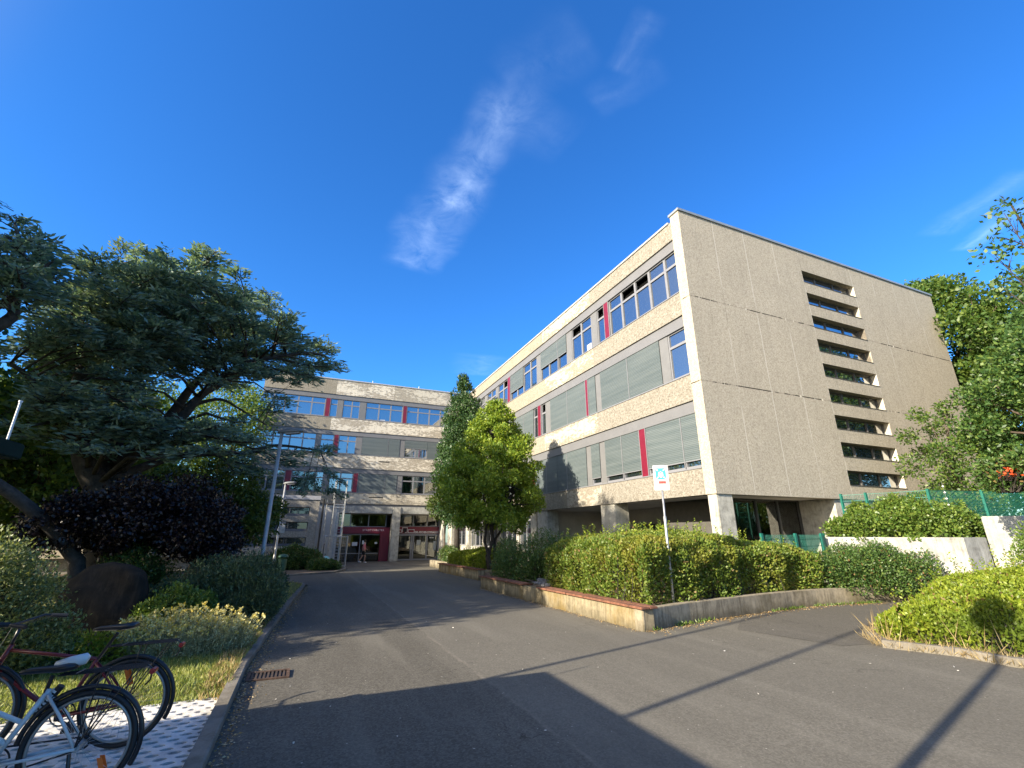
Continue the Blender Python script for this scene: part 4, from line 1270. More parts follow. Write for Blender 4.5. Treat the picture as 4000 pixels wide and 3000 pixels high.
mb.build('head_silhouette', M['dark'], sg_)
# hanging paper streamers inside the doors
mb = MB()
for a in (9.7, 10.0, 10.75): mb.tube([(a, 44.6, 1.5), (a + .04, 44.62, .8), (a - .06, 44.6, .1)], [.035, .04, .02], 5)
mb.build('paper_streamer', M['white'], rear)

# ================= low theatre building with slit windows (left, before the rear block)
low = thing('theatre_building', 'low grey concrete hall with long dark slit windows, standing left behind the trees', 'building', (.5, 35.0, -.5))
YL, XR = 35.0, .57
TL = lambda a, o: (a, YL - o)
mat_l = aggregate('grey_hall_concrete', (0.40, 0.375, 0.33), (0.34, 0.315, 0.275), (0.25, 0.23, 0.2), stain=.4, bmps=.25)
f = FB(TL)
f.bl(-.0, XR, -.35, 0, -.9, 3.86)                      # corner pier
for z0, z1 in ((3.36, 3.86), (2.40, 2.78), (1.42, 1.80)): f.bl(-30, -.002, -.35, 0, z0, z1)
f.bl(-30, -.002, -.35, -.02, -.9, .86)
f.build('wall', mat_l, low)
f = FB(TL); f.bl(-30, -.3, -.3, .42, .34, .74); f.build('ledge', plain('pale_ledge_concrete', (0.45, 0.40, 0.32), .9, var=.2), low)
f = FB(TL); f.bl(-30, XR + .04, -.4, .05, 3.863, 4.13); f.build('roof_edge', plain('grey_roof_edge', (0.36, 0.36, 0.39), .5, var=.08), low)
mb = MB(); mb.box(-30, XR - .01, YL + .36, 42.2, -.9, 3.86); mb.build('inner_wall', M['dark'], low)
for z0, z1 in ((2.785, 3.355), (1.805, 2.395), (.865, 1.415)):
    for a1 in (-.003, -1.9, -3.8, -5.7, -7.6, -9.5, -11.4):
        f = FB(TL); a0 = a1 - 1.89
        f.bl(a0, a1, -.3, -.24, z0, z0 + .16); f.bl(a0, a1, -.3, -.24, z1 - .04, z1); f.bl(a0, a0 + .05, -.3, -.24, z0 + .16, z1 - .04); f.bl(a1 - .05, a1, -.3, -.24, z0 + .16, z1 - .04); f.bl(a0 + .52, a0 + .58, -.3, -.24, z0 + .16, z1 - .04)
        fr = f.build('slit_window', plain('blue_grey_frame', (0.10, 0.11, 0.14), .5) if a1 == -.003 else bpy.data.materials['blue_grey_frame'], low)
        f = FB(TL); f.bl(a0 + .05, a1 - .05, -.27, -.265, z0 + .16, z1 - .04); f.build('pane', M['pane_dark'], fr)
# ------------------------------------------------------------------ planting on the right
hz = lambda x, y: SLOPE * y + 0.32
hedge('hedge', 'big shaggy yellow-green hedge filling the corner planter behind the sign post',
      [(6.42, 8.12), (7.6, 8.42), (9.4, 8.8), (11.4, 9.02), (12.4, 9.08), (13.2, 9.05), (13.3, 9.9), (11.6, 10.3), (11.2, 10.9), (11.3, 14.2), (8.2, 14.6), (6.9, 13.6), (6.45, 12.2)],
      hz, lambda x, y: 1.42 - 0.22 * np.clip((x - 10.8) / 2.5, 0, 1) - .05 * np.clip((y - 11) / 3, 0, 1), 190000, .07, M['hedge'], shoots=190, edge_h=.70, round_w=.32, lump=.11, bulge_k=.2, shoot_mat=M['hedge_lime'])
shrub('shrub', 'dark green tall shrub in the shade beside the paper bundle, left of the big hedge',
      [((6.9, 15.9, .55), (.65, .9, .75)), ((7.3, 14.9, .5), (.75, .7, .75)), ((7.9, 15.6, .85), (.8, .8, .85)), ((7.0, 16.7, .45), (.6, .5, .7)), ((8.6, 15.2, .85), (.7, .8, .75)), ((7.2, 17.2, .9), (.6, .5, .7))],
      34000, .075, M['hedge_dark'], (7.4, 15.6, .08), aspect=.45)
hedge('hedge', 'bright lime green shaggy hedge in the planter before the entrance',
      [(7.5, 20.8), (9.6, 20.7), (10.0, 23.5), (9.4, 27.0), (7.55, 27.0)], hz, lambda x, y: .95 + 0 * x, 32000, .09, M['hedge_lime'], edge_h=.5, lump=.16, shoots=40)
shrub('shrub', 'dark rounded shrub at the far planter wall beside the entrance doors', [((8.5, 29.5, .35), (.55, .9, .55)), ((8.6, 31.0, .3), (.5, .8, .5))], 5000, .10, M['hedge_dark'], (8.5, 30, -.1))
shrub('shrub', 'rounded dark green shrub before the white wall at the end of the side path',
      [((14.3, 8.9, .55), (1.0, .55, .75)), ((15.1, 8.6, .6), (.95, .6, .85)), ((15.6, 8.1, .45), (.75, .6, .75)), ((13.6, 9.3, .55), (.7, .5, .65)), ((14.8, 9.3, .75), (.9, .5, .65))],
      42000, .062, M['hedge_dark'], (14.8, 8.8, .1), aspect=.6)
hedge('hedge', 'sunlit lime green hedge at the right edge behind the low kerb',
      [(9.15, 3.95), (9.1, 4.6), (9.0, 5.2), (9.5, 5.62), (10.4, 5.85), (12.0, 6.1), (15.5, 5.9), (17, 4.6), (17, .5), (14.5, .6), (11.0, 2.3), (9.55, 3.1)],
      lambda x, y: SLOPE * y + .04, lambda x, y: .46 + .40 * np.clip((x - 9.1) / 2.4, 0, 1.5) + .16 * np.clip((5.2 - y) / 2, 0, 1), 140000, .058, M['hedge_lime'], edge_h=.5, round_w=.55, lump=.24, bulge_k=.24, shoots=320, shoot_len=1.15)
shrub('shrub', 'taller darker green shrub rising behind the lime hedge at the right edge', [((14.0, 4.2, 1.0), (1.2, 1.0, .9)), ((15.2, 4.9, 1.1), (1.0, .9, 1.0)), ((13.4, 3.2, .9), (1.0, .9, .8)), ((15.0, 3.5, 1.5), (1.2, 1.0, 1.0))],
      34000, .07, M['ivy'], (14.2, 4.0, 0))
# trees in front of the wing
flame = lambda t: (.72 + 1.0 * t) if t < .28 else max(.05, math.cos((t - .28) / .72 * 1.52) ** 1.05)
broad_tree('tree', 'rounded sunlit hornbeam with several dark stems before the wing', (7.75, 20.6, .05), 8.1, .16,
           crown_clumps((7.92, 20.6, 4.9), (2.65, 2.65, 2.95), 105, .47, flame), 66000, .125, M['hornbeam'], M['bark_dark'], limbs=34, stems=4, trunk_top=.5, up=.3)
broad_tree('tree', 'tall dark columnar tree with pointed top behind the hornbeam', (9.0, 29.8, -.1), 12.5, .2,
           crown_clumps((9.0, 29.8, 7.4), (1.45, 1.45, 5.05), 60, .62, lambda t: max(.1, min(1, (1 - t) * 2.6) * (0.72 + .28 * min(1, t * 3)))), 42000, .15, M['oak_dark'], M['bark_dark'], limbs=20, trunk_top=.8, up=.55, droop=-.1)
broad_tree('tree', 'slim young tree with thin trunk between hornbeam and entrance', (8.6, 32.0, -.15), 5.6, .09,
           crown_clumps((8.6, 32.0, 3.6), (1.15, 1.15, 1.1), 14, .42), 4200, .14, M['green_tree'], M['bark'], limbs=12, trunk_top=.6)

# ------------------------------------------------------------------ trees on the far right
broad_tree('tree', 'large green tree rising beyond the right corner of the wing', (31.5, 12.5, -.2), 17, .4,
           crown_clumps((31.5, 12.5, 9.6), (3.6, 4.0, 5.9), 70, 1.0), 70000, .22, M['bg_tree'], M['bark'], limbs=26, up=.15)
broad_tree('tree', 'tall dark leafy tree at the right edge of the picture', (28.5, 4.5, -.1), 15, .35,
           crown_clumps((27.6, 4.9, 7.6), (4.2, 3.6, 5.2), 70, .95), 64000, .20, M['bg_dark'], M['bark'], limbs=26, up=.1)
broad_tree('tree', 'thin airy tree with dark twigs reaching into the sky at the right edge', (19.6, 4.3, -.05), 11.9, .12,
           crown_clumps((19.3, 4.6, 8.9), (1.3, 1.3, 2.9), 20, .42), 1500, .17, M['bg_dark'], M['bark_dark'], limbs=22, up=.1, trunk_top=.85)
broad_tree('tree', 'small light green tree leaning out in front of the gable by the green fence', (20.9, 8.9, .9), 5.8, .08,
           crown_clumps((20.9, 8.8, 4.0), (1.8, 1.2, 2.2), 30, .36), 8000, .12, M['bg_tree'], M['bark'], limbs=20, up=.2)
broad_tree('tree', 'dense green tree behind the mesh fence, right of the gable', (23.0, 6.2, .6), 8.5, .22,
           crown_clumps((22.8, 6.4, 4.6), (3.0, 2.4, 3.4), 48, .6), 40000, .14, M['bg_dark'], M['bark'], limbs=20, up=.2)
shrub('climber', 'light green leafy climber spilling over the white wall under the green fence',
      [((16.1, 9.2, 1.85), (.75, .7, .45)), ((16.8, 8.5, 2.0), (.8, .7, .6)), ((17.4, 8.0, 2.0), (.7, .6, .6)), ((16.3, 9.7, 1.7), (.6, .6, .5)), ((15.6, 9.9, 1.75), (.45, .4, .35)), ((18.2, 7.9, 1.9), (.8, .5, .5)), ((17.0, 8.9, 2.35), (.5, .5, .45)), ((17.6, 8.6, 2.5), (.35, .35, .35)), ((16.5, 9.6, 2.25), (.3, .3, .35)), ((15.9, 9.1, 1.5), (.35, .3, .3)), ((17.1, 7.7, 1.6), (.5, .35, .3)), ((15.5, 9.3, 1.25), (.3, .3, .35)), ((16.2, 8.2, 1.35), (.3, .28, .3)), ((16.0, 9.5, 2.3), (.22, .22, .3)), ((18.4, 8.1, 2.4), (.3, .3, .3))],
      34000, .085, M['ivy'], (16.8, 8.8, 1.45), cat='climber', aspect=.75)
shrub('shrub', 'dense dark shrubbery behind the tall white wall at the right edge', [((22.5, 9.2, 1.6), (1.6, 1.0, 1.6)), ((24.5, 8.2, 1.8), (1.8, 1.2, 1.7)), ((27, 7.5, 2), (2, 1.4, 1.9)), ((20.8, 9.9, 1.3), (1.2, .8, 1.2))], 22000, .13, M['hedge_dark'], (24, 8.5, 0))


# ------------------------------------------------------------------ cedars and garden on the left
def cedar(name, label, base, limbs, pads, per_pad, trunk_r):
    """limbs: list of (points, r0, r1); pads: (centre, radius, thickness, outward xy dir)"""
    t = thing(name, label, 'tree', base)
    mb = MB()
    nodes = []
    for pts, r0, r1 in limbs:
        pts = [np.array(p, float) for p in pts]
        fine = []
        for i in range(len(pts) - 1):
            for k in range(5):
                q = k / 5
                p0 = pts[max(i - 1, 0)]; p1 = pts[i]; p2 = pts[i + 1]; p3 = pts[min(i + 2, len(pts) - 1)]
                fine.append(.5 * ((2 * p1) + (-p0 + p2) * q + (2 * p0 - 5 * p1 + 4 * p2 - p3) * q * q + (-p0 + 3 * p1 - 3 * p2 + p3) * q ** 3))
        fine.append(pts[-1])
        rr = [r0 + (r1 - r0) * (i / (len(fine) - 1)) ** .8 for i in range(len(fine))]
        mb.tube(fine, rr, 8)
        for p, r_ in zip(fine[2:], rr[2:]): nodes.append((p, r_))
    NP = np.array([n_[0] for n_ in nodes])
    PP, DD, LL = [], [], []
    for c, rad, th in pads:
        c = np.array(c, float)
        cost = np.linalg.norm(NP - c, axis=1) + 1.2 * np.maximum(0, NP[:, 2] - c[2])
        j = int(np.argmin(cost)); a = NP[j]
        out = c - a; out[2] *= .3
        ln = np.linalg.norm(out)
        out = out / ln if ln > .3 else unit(rng.normal(size=(1, 3)) * [1, 1, .1])[0]
        m1 = a * .5 + c * .5 + np.array([0, 0, .12 * ln])
        r0 = min(nodes[j][1] * .5, .02 + .018 * ln)
        mb.tube([a, m1, c - [0, 0, .05], c + out * rad * .9 - [0, 0, .12 * rad]], [r0, r0 * .7, r0 * .4, .008], 5)
        side = np.array([-out[1], out[0], 0])
        n = int(per_pad * rad * rad)
        # twigs fan out from the pad's spine; needles sit along the twigs
        nt = max(8, int(13 * rad))
        for k in range(nt):
            s = rng.uniform(-.75, .75)
            st = c + out * s * rad
            an = rng.choice([-1, 1]) * rng.uniform(.25, 1.15)
            dr = out * math.cos(an) + side * math.sin(an)
            tl = rad * rng.uniform(.5, 1.05) * (1.05 - .35 * abs(s))
            e = st + dr * tl + np.array([0, 0, rng.normal(.02, .14) * rad - .10 * tl])
            st = st + [0, 0, rng.normal(0, .5) * th]
            mid = (st + e) / 2 + [0, 0, .08 * tl]
            mb.tube([st, mid, e], [.012, .008, .003], 3, cap=False)
            m = max(5, n // nt)
            u = rng.random(m) ** .85
            q = ((1 - u) ** 2)[:, None] * st + (2 * u * (1 - u))[:, None] * mid + (u ** 2)[:, None] * e
            spread = (.05 + .13 * rad * (1 - u))[:, None]
            q = q + rng.normal(size=(m, 3)) * spread * [1, 1, .45]
            d = dr + rng.normal(size=(m, 3)) * [.55, .55, .22]
            d[:, 2] += .10 - .15 * u
            PP.append(q); DD.append(d); LL.append(rng.uniform(.10, .27, m))
    mb.build('trunk', M['bark_dark'], t, smooth=True)
    PP = np.concatenate(PP); DD = np.concatenate(DD); LL = np.concatenate(LL)
    leaf_mesh('crown', PP, DD, LL, .038 + .10 * LL, M['cedar'], t, roll=.55)
    return t


# image-like frame used only to lay limbs and pads out from where the trees were seen; every pad gets its own depth
_f, _p, _y = 1778., R(18.2), R(23.2)
_hd = np.array([math.sin(_y), math.cos(_y), 0]); _rt = np.array([math.cos(_y), -math.sin(_y), 0]); _up = np.array([0, 0, 1.])
_fw = _hd * math.cos(_p) + _up * math.sin(_p); _cu = -_hd * math.sin(_p) + _up * math.cos(_p)


def seen(px, py, D):
    d = _fw * _f + _rt * (px - 2000) - _cu * (py - 1500)
    return np.array([0, 0, 1.65]) + d * (D / math.hypot(d[0], d[1]))


def pads_in(poly, n, dlo, dhi, rlo, rhi, holes=(), thick=.16):
    poly = np.array(poly, float); out = []
    lo, hi = poly.min(0), poly.max(0)
    while len(out) < n:
        p = rng.uniform(lo, hi, (1, 2))
        e, _, ins = poly_edge(p, poly)
        if not ins[0]: continue
        if any(((p[0, 0] - hx) / hw) ** 2 + ((p[0, 1] - hy) / hh) ** 2 < 1 for hx, hy, hw, hh in holes): continue
        D = rng.uniform(dlo, dhi); rad = rng.uniform(rlo, rhi)
        rad = min(rad, max(.45, e[0] / 1778 * D * 1.15 + .25))
        out.append((seen(p[0, 0], p[0, 1], D), rad, thick * rng.uniform(.7, 1.4)))
    return out


S_ = seen
holes = ((690, 1530, 75, 60), (40, 1370, 90, 50), (240, 1350, 45, 40), (930, 1560, 60, 45), (1010, 1640, 60, 50), (600, 1500, 50, 40), (300, 1500, 35, 40))
main_poly = [(180, 1180), (230, 1120), (350, 1005), (450, 975), (560, 1010), (640, 970), (850, 985), (920, 1060), (1050, 1160), (1100, 1210), (1190, 1300), (1290, 1385), (1300, 1440), (1150, 1500), (1080, 1600), (1060, 1690), (900, 1640),
             (800, 1500), (600, 1480), (480, 1560), (350, 1530), (100, 1420), (40, 1350), (170, 1290)]
pads = pads_in(main_poly, 185, 14.8, 20.5, .7, 1.35, holes)
pads += pads_in([(60, 1600), (300, 1560), (600, 1620), (850, 1640), (1000, 1690), (1010, 1770), (700, 1800), (400, 1790), (60, 1720)], 44, 14.0, 17.0, .7, 1.1)
pads += pads_in([(150, 1430), (420, 1540), (620, 1480), (560, 1600), (250, 1620), (80, 1520)], 16, 14.2, 16.5, .6, 1.0)
pads += pads_in([(1120, 1760), (1230, 1710), (1320, 1770), (1325, 1900), (1260, 1960), (1180, 1890), (1100, 1880)], 9, 18.5, 20.5, .5, .8)
pads += pads_in([(880, 1780), (1120, 1740), (1120, 1850), (900, 1870)], 6, 16.5, 18.5, .6, .9)
trunkbase = S_(415, 2190, 17.2); trunkbase[2] = 0.0
cedar('cedar', 'broad blue-green cedar with flat spreading branches at left, reaching over the tall lamp', tuple(trunkbase),
      [([trunkbase - [0, 0, .2], S_(400, 1980, 17), S_(330, 1800, 17), S_(300, 1600, 17.3), S_(330, 1400, 17.2), S_(400, 1200, 17.4), S_(450, 1040, 17.6)], .42, .05),
       ([S_(400, 1980, 17), S_(440, 1750, 17.6), S_(500, 1520, 17.8), S_(620, 1400, 18), S_(700, 1300, 18), S_(720, 1100, 18.2), S_(760, 1000, 18.2)], .30, .04),
       ([S_(440, 1800, 17.2), S_(620, 1680, 17.3), S_(760, 1500, 17.6), S_(900, 1380, 18), S_(1100, 1290, 18.5)], .24, .04),
       ([S_(460, 1820, 17.1), S_(680, 1660, 17.0), S_(800, 1530, 16.8), S_(960, 1420, 17), S_(1200, 1380, 17.5), S_(1290, 1400, 17.6)], .20, .03),
       ([S_(460, 1840, 17.2), S_(720, 1600, 18.2), S_(830, 1520, 18.6), S_(980, 1450, 19), S_(1120, 1440, 19.3)], .18, .03),
       ([S_(420, 1880, 17.1), S_(700, 1780, 18), S_(950, 1770, 18.8), S_(1080, 1740, 19), S_(1250, 1760, 19.3)], .16, .03),
       ([S_(330, 1800, 17), S_(200, 1600, 16.5), S_(120, 1480, 16.2), S_(40, 1420, 16)], .16, .04),
       ([S_(760, 1580, 17.2), S_(860, 1560, 17.3), S_(940, 1600, 17.5), S_(1040, 1660, 17.7)], .07, .02)],
      pads, 440, .42)
# second cedar, mostly out of the frame to the left
def free_pads(c, rx, ry, zlo, zhi, n, rlo, rhi):
    out = []
    for i in range(n):
        t = rng.random(); z = zlo + (zhi - zlo) * t
        w = math.sqrt(max(.05, 1 - t ** 1.6)); a = rng.uniform(0, 6.283); q = math.sqrt(rng.uniform(.1, 1)) * w
        out.append(((c[0] + rx * q * math.cos(a), c[1] + ry * q * math.sin(a), z + rng.normal(0, .2)), rng.uniform(rlo, rhi), .18))
    return out
b2 = np.array([-9.6, 12.6, .1])
pads2 = pads_in([(-60, 820), (0, 800), (90, 870), (200, 960), (255, 1000), (210, 1120), (150, 1220), (60, 1200), (-60, 1180)], 30, 12.5, 15, .5, .95)
pads2 += free_pads((-11.6, 11.8), 3.4, 2.6, 3.6, 9.0, 18, 1.0, 1.6)
cedar('cedar', 'dark cedar at the left edge with branches thrust out over the picture border', tuple(b2),
      [([b2 - [0, 0, .2], b2 + [-.1, -.1, 2], b2 + [.1, 0, 5], b2 + [-.3, .2, 8.5], b2 + [-.6, -.4, 11.5]], .40, .05),
       ([b2 + [0, 0, 3.2], S_(-60, 1300, 13.5), S_(60, 1180, 13.8), S_(90, 1020, 14), S_(60, 880, 14.2)], .16, .03),
       ([b2 + [0, 0, 3.6], S_(-20, 1200, 13.2), S_(100, 1100, 13.4), S_(220, 1010, 13.6)], .12, .02),
       ([b2 + [0, 0, 4.5], b2 + [-2, -2.5, 5.2], b2 + [-3.5, -4, 5.5]], .14, .03), ([b2 + [0, 0, 5.5], b2 + [-3, 1, 6.4], b2 + [-5, 2, 6.8]], .14, .03)],
      pads2, 420, .4)
fc_ = [seen(3935, 1850, 16.2), seen(3962, 1835, 16.3), seen(3925, 1905, 16.2)]
shrub('flowering_climber', 'orange-red blossoms high in the dark foliage at the right edge',
      [(tuple(fc_[0]), (.20, .20, .09)), (tuple(fc_[1]), (.15, .15, .08)), (tuple(fc_[2]), (.06, .06, .06))], 75, .075, M['redleaf'], (fc_[0][0] + .25, fc_[0][1] + .2, fc_[0][2] - .12), cat='climber', aspect=.6)
shrub('climber', 'dark leafy growth carrying the orange-red blossoms above the tall white wall', [(tuple(fc_[0] + np.array([.35, .35, .0])), (.45, .35, .42)), (tuple(fc_[1] + np.array([.5, .1, -.1])), (.45, .4, .4)), (tuple(fc_[1] + np.array([.1, -.15, .2])), (.3, .3, .25))], 5000, .10, M['hedge_dark'], (fc_[0][0] + .4, fc_[0][1] + .3, fc_[0][2] - .38), cat='climber')
# bare leaning limb of a felled-over pine at the left edge
t = thing('leaning_trunk', 'thick bare brown trunk leaning out of the shrubs at the left edge', 'tree trunk', tuple(S_(300, 2190, 13.6)))
mb = MB()
lb_ = S_(300, 2190, 13.6)
mb.tube([(lb_[0] + .25, lb_[1] + .1, -.1), lb_, S_(200, 2060, 13.4), S_(110, 1980, 13.2), S_(40, 1925, 13.1), S_(-60, 1860, 13.0), S_(-200, 1700, 13)], [.2, .14, .12, .115, .11, .10, .08], 10)
mb.build('trunk', M['bark_dark'], t, smooth=True)

def spots(poly, n, dlo, dhi, r0, r1):
    out = []
    poly = np.array(poly, float); lo, hi = poly.min(0), poly.max(0)
    while len(out) < n:
        p = rng.uniform(lo, hi, (1, 2)); e, _, ins = poly_edge(p, poly)
        if not ins[0]: continue
        s = rng.uniform(r0, r1)
        out.append((tuple(seen(p[0, 0], p[0, 1], rng.uniform(dlo, dhi))), (s, s, s * .75)))
    return out


pb_ = S_(520, 2190, 14.5); pb_[2] = .1
broad_tree('copper_beech', 'low dark purple copper beech spreading under the cedar', tuple(pb_), 3.4, .14,
           spots([(130, 2030), (250, 1960), (330, 1930), (480, 1870), (560, 1910), (640, 1890), (820, 1930), (930, 2030), (900, 2130), (740, 2170), (650, 2130), (470, 2150), (300, 2110), (160, 2110)], 80, 12.8, 16, .22, .58), 70000, .08, M['purple'], M['bark_dark'], limbs=24, stems=3, trunk_top=.5, up=.0, aspect=.65)
gt_ = S_(752, 2225, 19.5); gt_[2] = .32
broad_tree('tree', 'green maple with a stout dark trunk standing on the shaded lawn', tuple(gt_), 5.2, .23,
           spots([(600, 1900), (740, 1830), (880, 1820), (1000, 1880), (1080, 1960), (1085, 2030), (1000, 2110), (900, 2140), (760, 2130), (640, 2060)], 44, 17.8, 21.5, .5, .85), 34000, .13, M['green_tree'], M['bark'], limbs=24, trunk_top=.45, up=.0)
for (px, py, D, h, w, n, lab) in ((200, 1880, 24, 7.5, 3.2, 26000, 'yellow-green sunlit tree seen through the cedar at far left'),
                                  (900, 1640, 44, 13.5, 4.2, 20000, 'distant bright green tree showing below the cedar limbs'),
                                  (60, 1900, 33, 8.5, 4.6, 20000, 'distant pale green tree at the left border behind the leaning trunk'),
                                  (560, 1830, 40, 11, 4.6, 18000, 'distant mid-green tree filling the gap behind the cedar trunk')):
    c = S_(px, py, D); bs = (c[0], c[1], -.2)
    broad_tree('tree', lab, bs, h, .25, crown_clumps((c[0], c[1], h * .62), (w, w, h * .40), 34, w * .34), n, .24, M['bg_tree'], M['bark'], limbs=18, up=.15)
# trees standing out of the frame to the left; their shadows fall over the road and the hall
for (x, y, h, w, lab) in ((-12.3, 10.2, 13.6, 3.6, 'dense green tree beyond the left border, level with the monument stone'), (-14.9, 15.0, 11.0, 3.0, 'green tree beyond the left border behind the edge cedar'), (-14.5, 19.5, 11, 3.6, 'full green tree beyond the left border, level with the lamps'), (-15.5, 27.5, 10, 3.4, 'green tree beyond the left border near the low hall'), (-9.5, 31.0, 7.0, 2.6, 'green tree on the lawn close before the low hall')):
    broad_tree('tree', lab, (x, y, -.2), h, .28, crown_clumps((x, y, h * .6), (w, w, h * .38), 34, w * .30), (26000 if x > -15 and y < 21 else 16000), .22, M['bg_dark'], M['bark'], limbs=18, up=.1, carve=(.8 if x == -12.3 else .42) if x > -15 and y < 21 else .2)

shrub('shrub', 'pale variegated shrub with upright twigs at the left edge',
      [((-3.62, 7.95, .85), (.75, .6, .8)), ((-3.2, 8.1, .6), (.5, .5, .6)), ((-4.3, 8.2, .9), (.8, .7, .8)), ((-3.4, 7.8, 1.1), (.4, .4, .45)), ((-3.9, 8.6, .9), (.8, .7, .75)), ((-2.95, 8.4, .35), (.4, .4, .4))],
      36000, .05, M['varieg'], (-3.9, 8.0, -.02), aspect=.5, up=.6)
shrub('shrub', 'dark feathery juniper-like bush by the kerb in front of the tall lamp',
      [((-1.15, 12.0, .5), (.75, .9, .72)), ((-.85, 11.2, .35), (.55, .6, .5)), ((-1.7, 12.4, .55), (.6, .7, .6)), ((-.75, 12.6, .5), (.45, .7, .6)), ((-2.2, 11.9, .35), (.6, .6, .45)), ((-1.0, 13.2, .5), (.55, .6, .6))],
      46000, .085, M['juniper'], (-1.2, 12, -.05), aspect=.22, up=.5, spread=.7)
shrub('shrub', 'small rounded yellow-green bush between the monument stone and the dark bush', [((-2.05, 10.85, .40), (.40, .38, .36)), ((-1.72, 10.9, .32), (.34, .35, .30)), ((-2.35, 10.8, .28), (.3, .3, .28))], 11000, .06, M['ivy'], (-2.5, 11.1, .0))
shrub('shrub', 'dark clipped bush right behind the monument stone', [((-3.5, 13.2, .7), (.6, .5, .7)), ((-3.1, 13.6, .55), (.5, .5, .55))], 9000, .07, M['hedge_dark'], (-3.4, 13.3, .05))
shrub('shrub', 'low light green plants in the grass behind the bicycles', [((-2.8, 9.0, .12), (.5, .3, .2)), ((-2.2, 8.9, .1), (.4, .3, .16)), ((-3.4, 8.8, .12), (.5, .3, .2))], 5000, .055, M['hedge_lime'], (-2.8, 8.9, -.04))
shrub('shrub', 'dark leafy bush beside the escape ladder', [((-.6, 32.4, .25), (.95, .8, .75)), ((.3, 32.3, .15), (.8, .7, .65)), ((-1.3, 32.4, .1), (.6, .6, .6))], 14000, .12, M['hedge_dark'], (-.3, 32.4, -.4))
shrub('shrub', 'small spreading bush with pale leaf tips at the corner of the bed by the ladder', [((1.0, 30.9, -.15), (.65, .5, .38)), ((1.6, 31.1, -.2), (.5, .5, .35))], 7000, .11, M['hedge_dark'], (1.2, 31, -.42))
shrub('shrub', 'white blossoming bush under the ledge of the low hall', [((-1.7, 33.6, .55), (.7, .35, .3)), ((-.9, 33.7, .6), (.4, .3, .25))], 1500, .10, M['petal'], (-1.4, 33.6, 0))
# silver cushion plant with yellow button flowers
t = thing('flowering_plant', 'silvery cushion plant with yellow button flowers on thin stalks by the lawn', 'flowers', (-1.25, 8.95, -.05))
n = 640
a = rng.uniform(0, 6.283, n); q = np.sqrt(rng.random(n))
rx, ry = .74, .42
bx = -1.42 + rx * q * np.cos(a); by = 9.0 + ry * q * np.sin(a)
mb = MB(); FP, FD, SP, SD = [], [], [], []
for i in range(n):
    b = np.array([bx[i], by[i], float(lawn_h(bx[i], by[i]))])
    lean = np.array([q[i] * math.cos(a[i]) * .55, q[i] * math.sin(a[i]) * .35 - .05, 1.0]) + rng.normal(0, .12, 3); lean /= np.linalg.norm(lean)
    ln = rng.uniform(.38, .72) * (1 - .25 * q[i]); tp = b + lean * ln
    mb.tube([b, b + lean * ln * .5 + rng.normal(0, .01, 3), tp], [.004, .003, .002], 3, cap=False)
    for k in range(34):
        u = rng.random() * .8; SP.append(b + lean * ln * u + rng.normal(0, .012, 3)); SD.append(lean * .6 + rng.normal(0, .6, 3))
    dens = .95 if bx[i] < -1.2 else .5
    if rng.random() < dens:
        for k in range(9): FP.append(tp + rng.normal(0, .011, 3)); FD.append(rng.normal(0, 1, 3) + [0, 0, .5])
mb.build('stalks', plain('pale_stalks', (.25, .26, .14), .8), t)
leaf_mesh('foliage', np.array(SP), np.array(SD), rng.uniform(.03, .06, len(SP)), .011, M['santolina'], t)
leaf_mesh('flower_heads', np.array(FP), np.array(FD), rng.uniform(.026, .042, len(FP)), .026, M['yellow'], t)
# ------------------------------------------------------------------ monument stone
t = thing('monument_stone', 'dark weathered monument boulder with rounded top among the shrubs', 'monument', (-3.22, 11.1, -.1))
mb = MB()
NU, NV = 40, 22
vs, fs = [], []
for j in range(NV + 1):
    v = j / NV
    for i in range(NU):
        a = 2 * math.pi * i / NU
        ca, sa = math.cos(a), math.sin(a)
        ex = lambda c, p: math.copysign(abs(c) ** p, c)
        wv = (1 - v ** 4.5) ** .5 if v < 1 else 0
        x = 1.0 * ex(ca, .55) * max(wv, .02); y = .34 * ex(sa, .75) * max(wv, .02)
        z = -.1 + 1.28 * v
        nn = .03 * math.sin(3.1 * x + 5 * z) + .025 * math.sin(7 * z + 4 * y + x * 2) + .02 * math.sin(11 * x - 6 * z)
        vs.append((-3.22 + x * .70 + nn * ca, 11.15 + y * .85 - x * .17 + nn * sa, -.02 + z))
for j in range(NV):
    for i in range(NU): fs.append((j * NU + i, j * NU + (i + 1) % NU, (j + 1) * NU + (i + 1) % NU, (j + 1) * NU + i))
fs.append(tuple(NV * NU + i for i in range(NU)))
mb.add(vs, fs); mb.build('boulder', M['stone'], t, smooth=True)


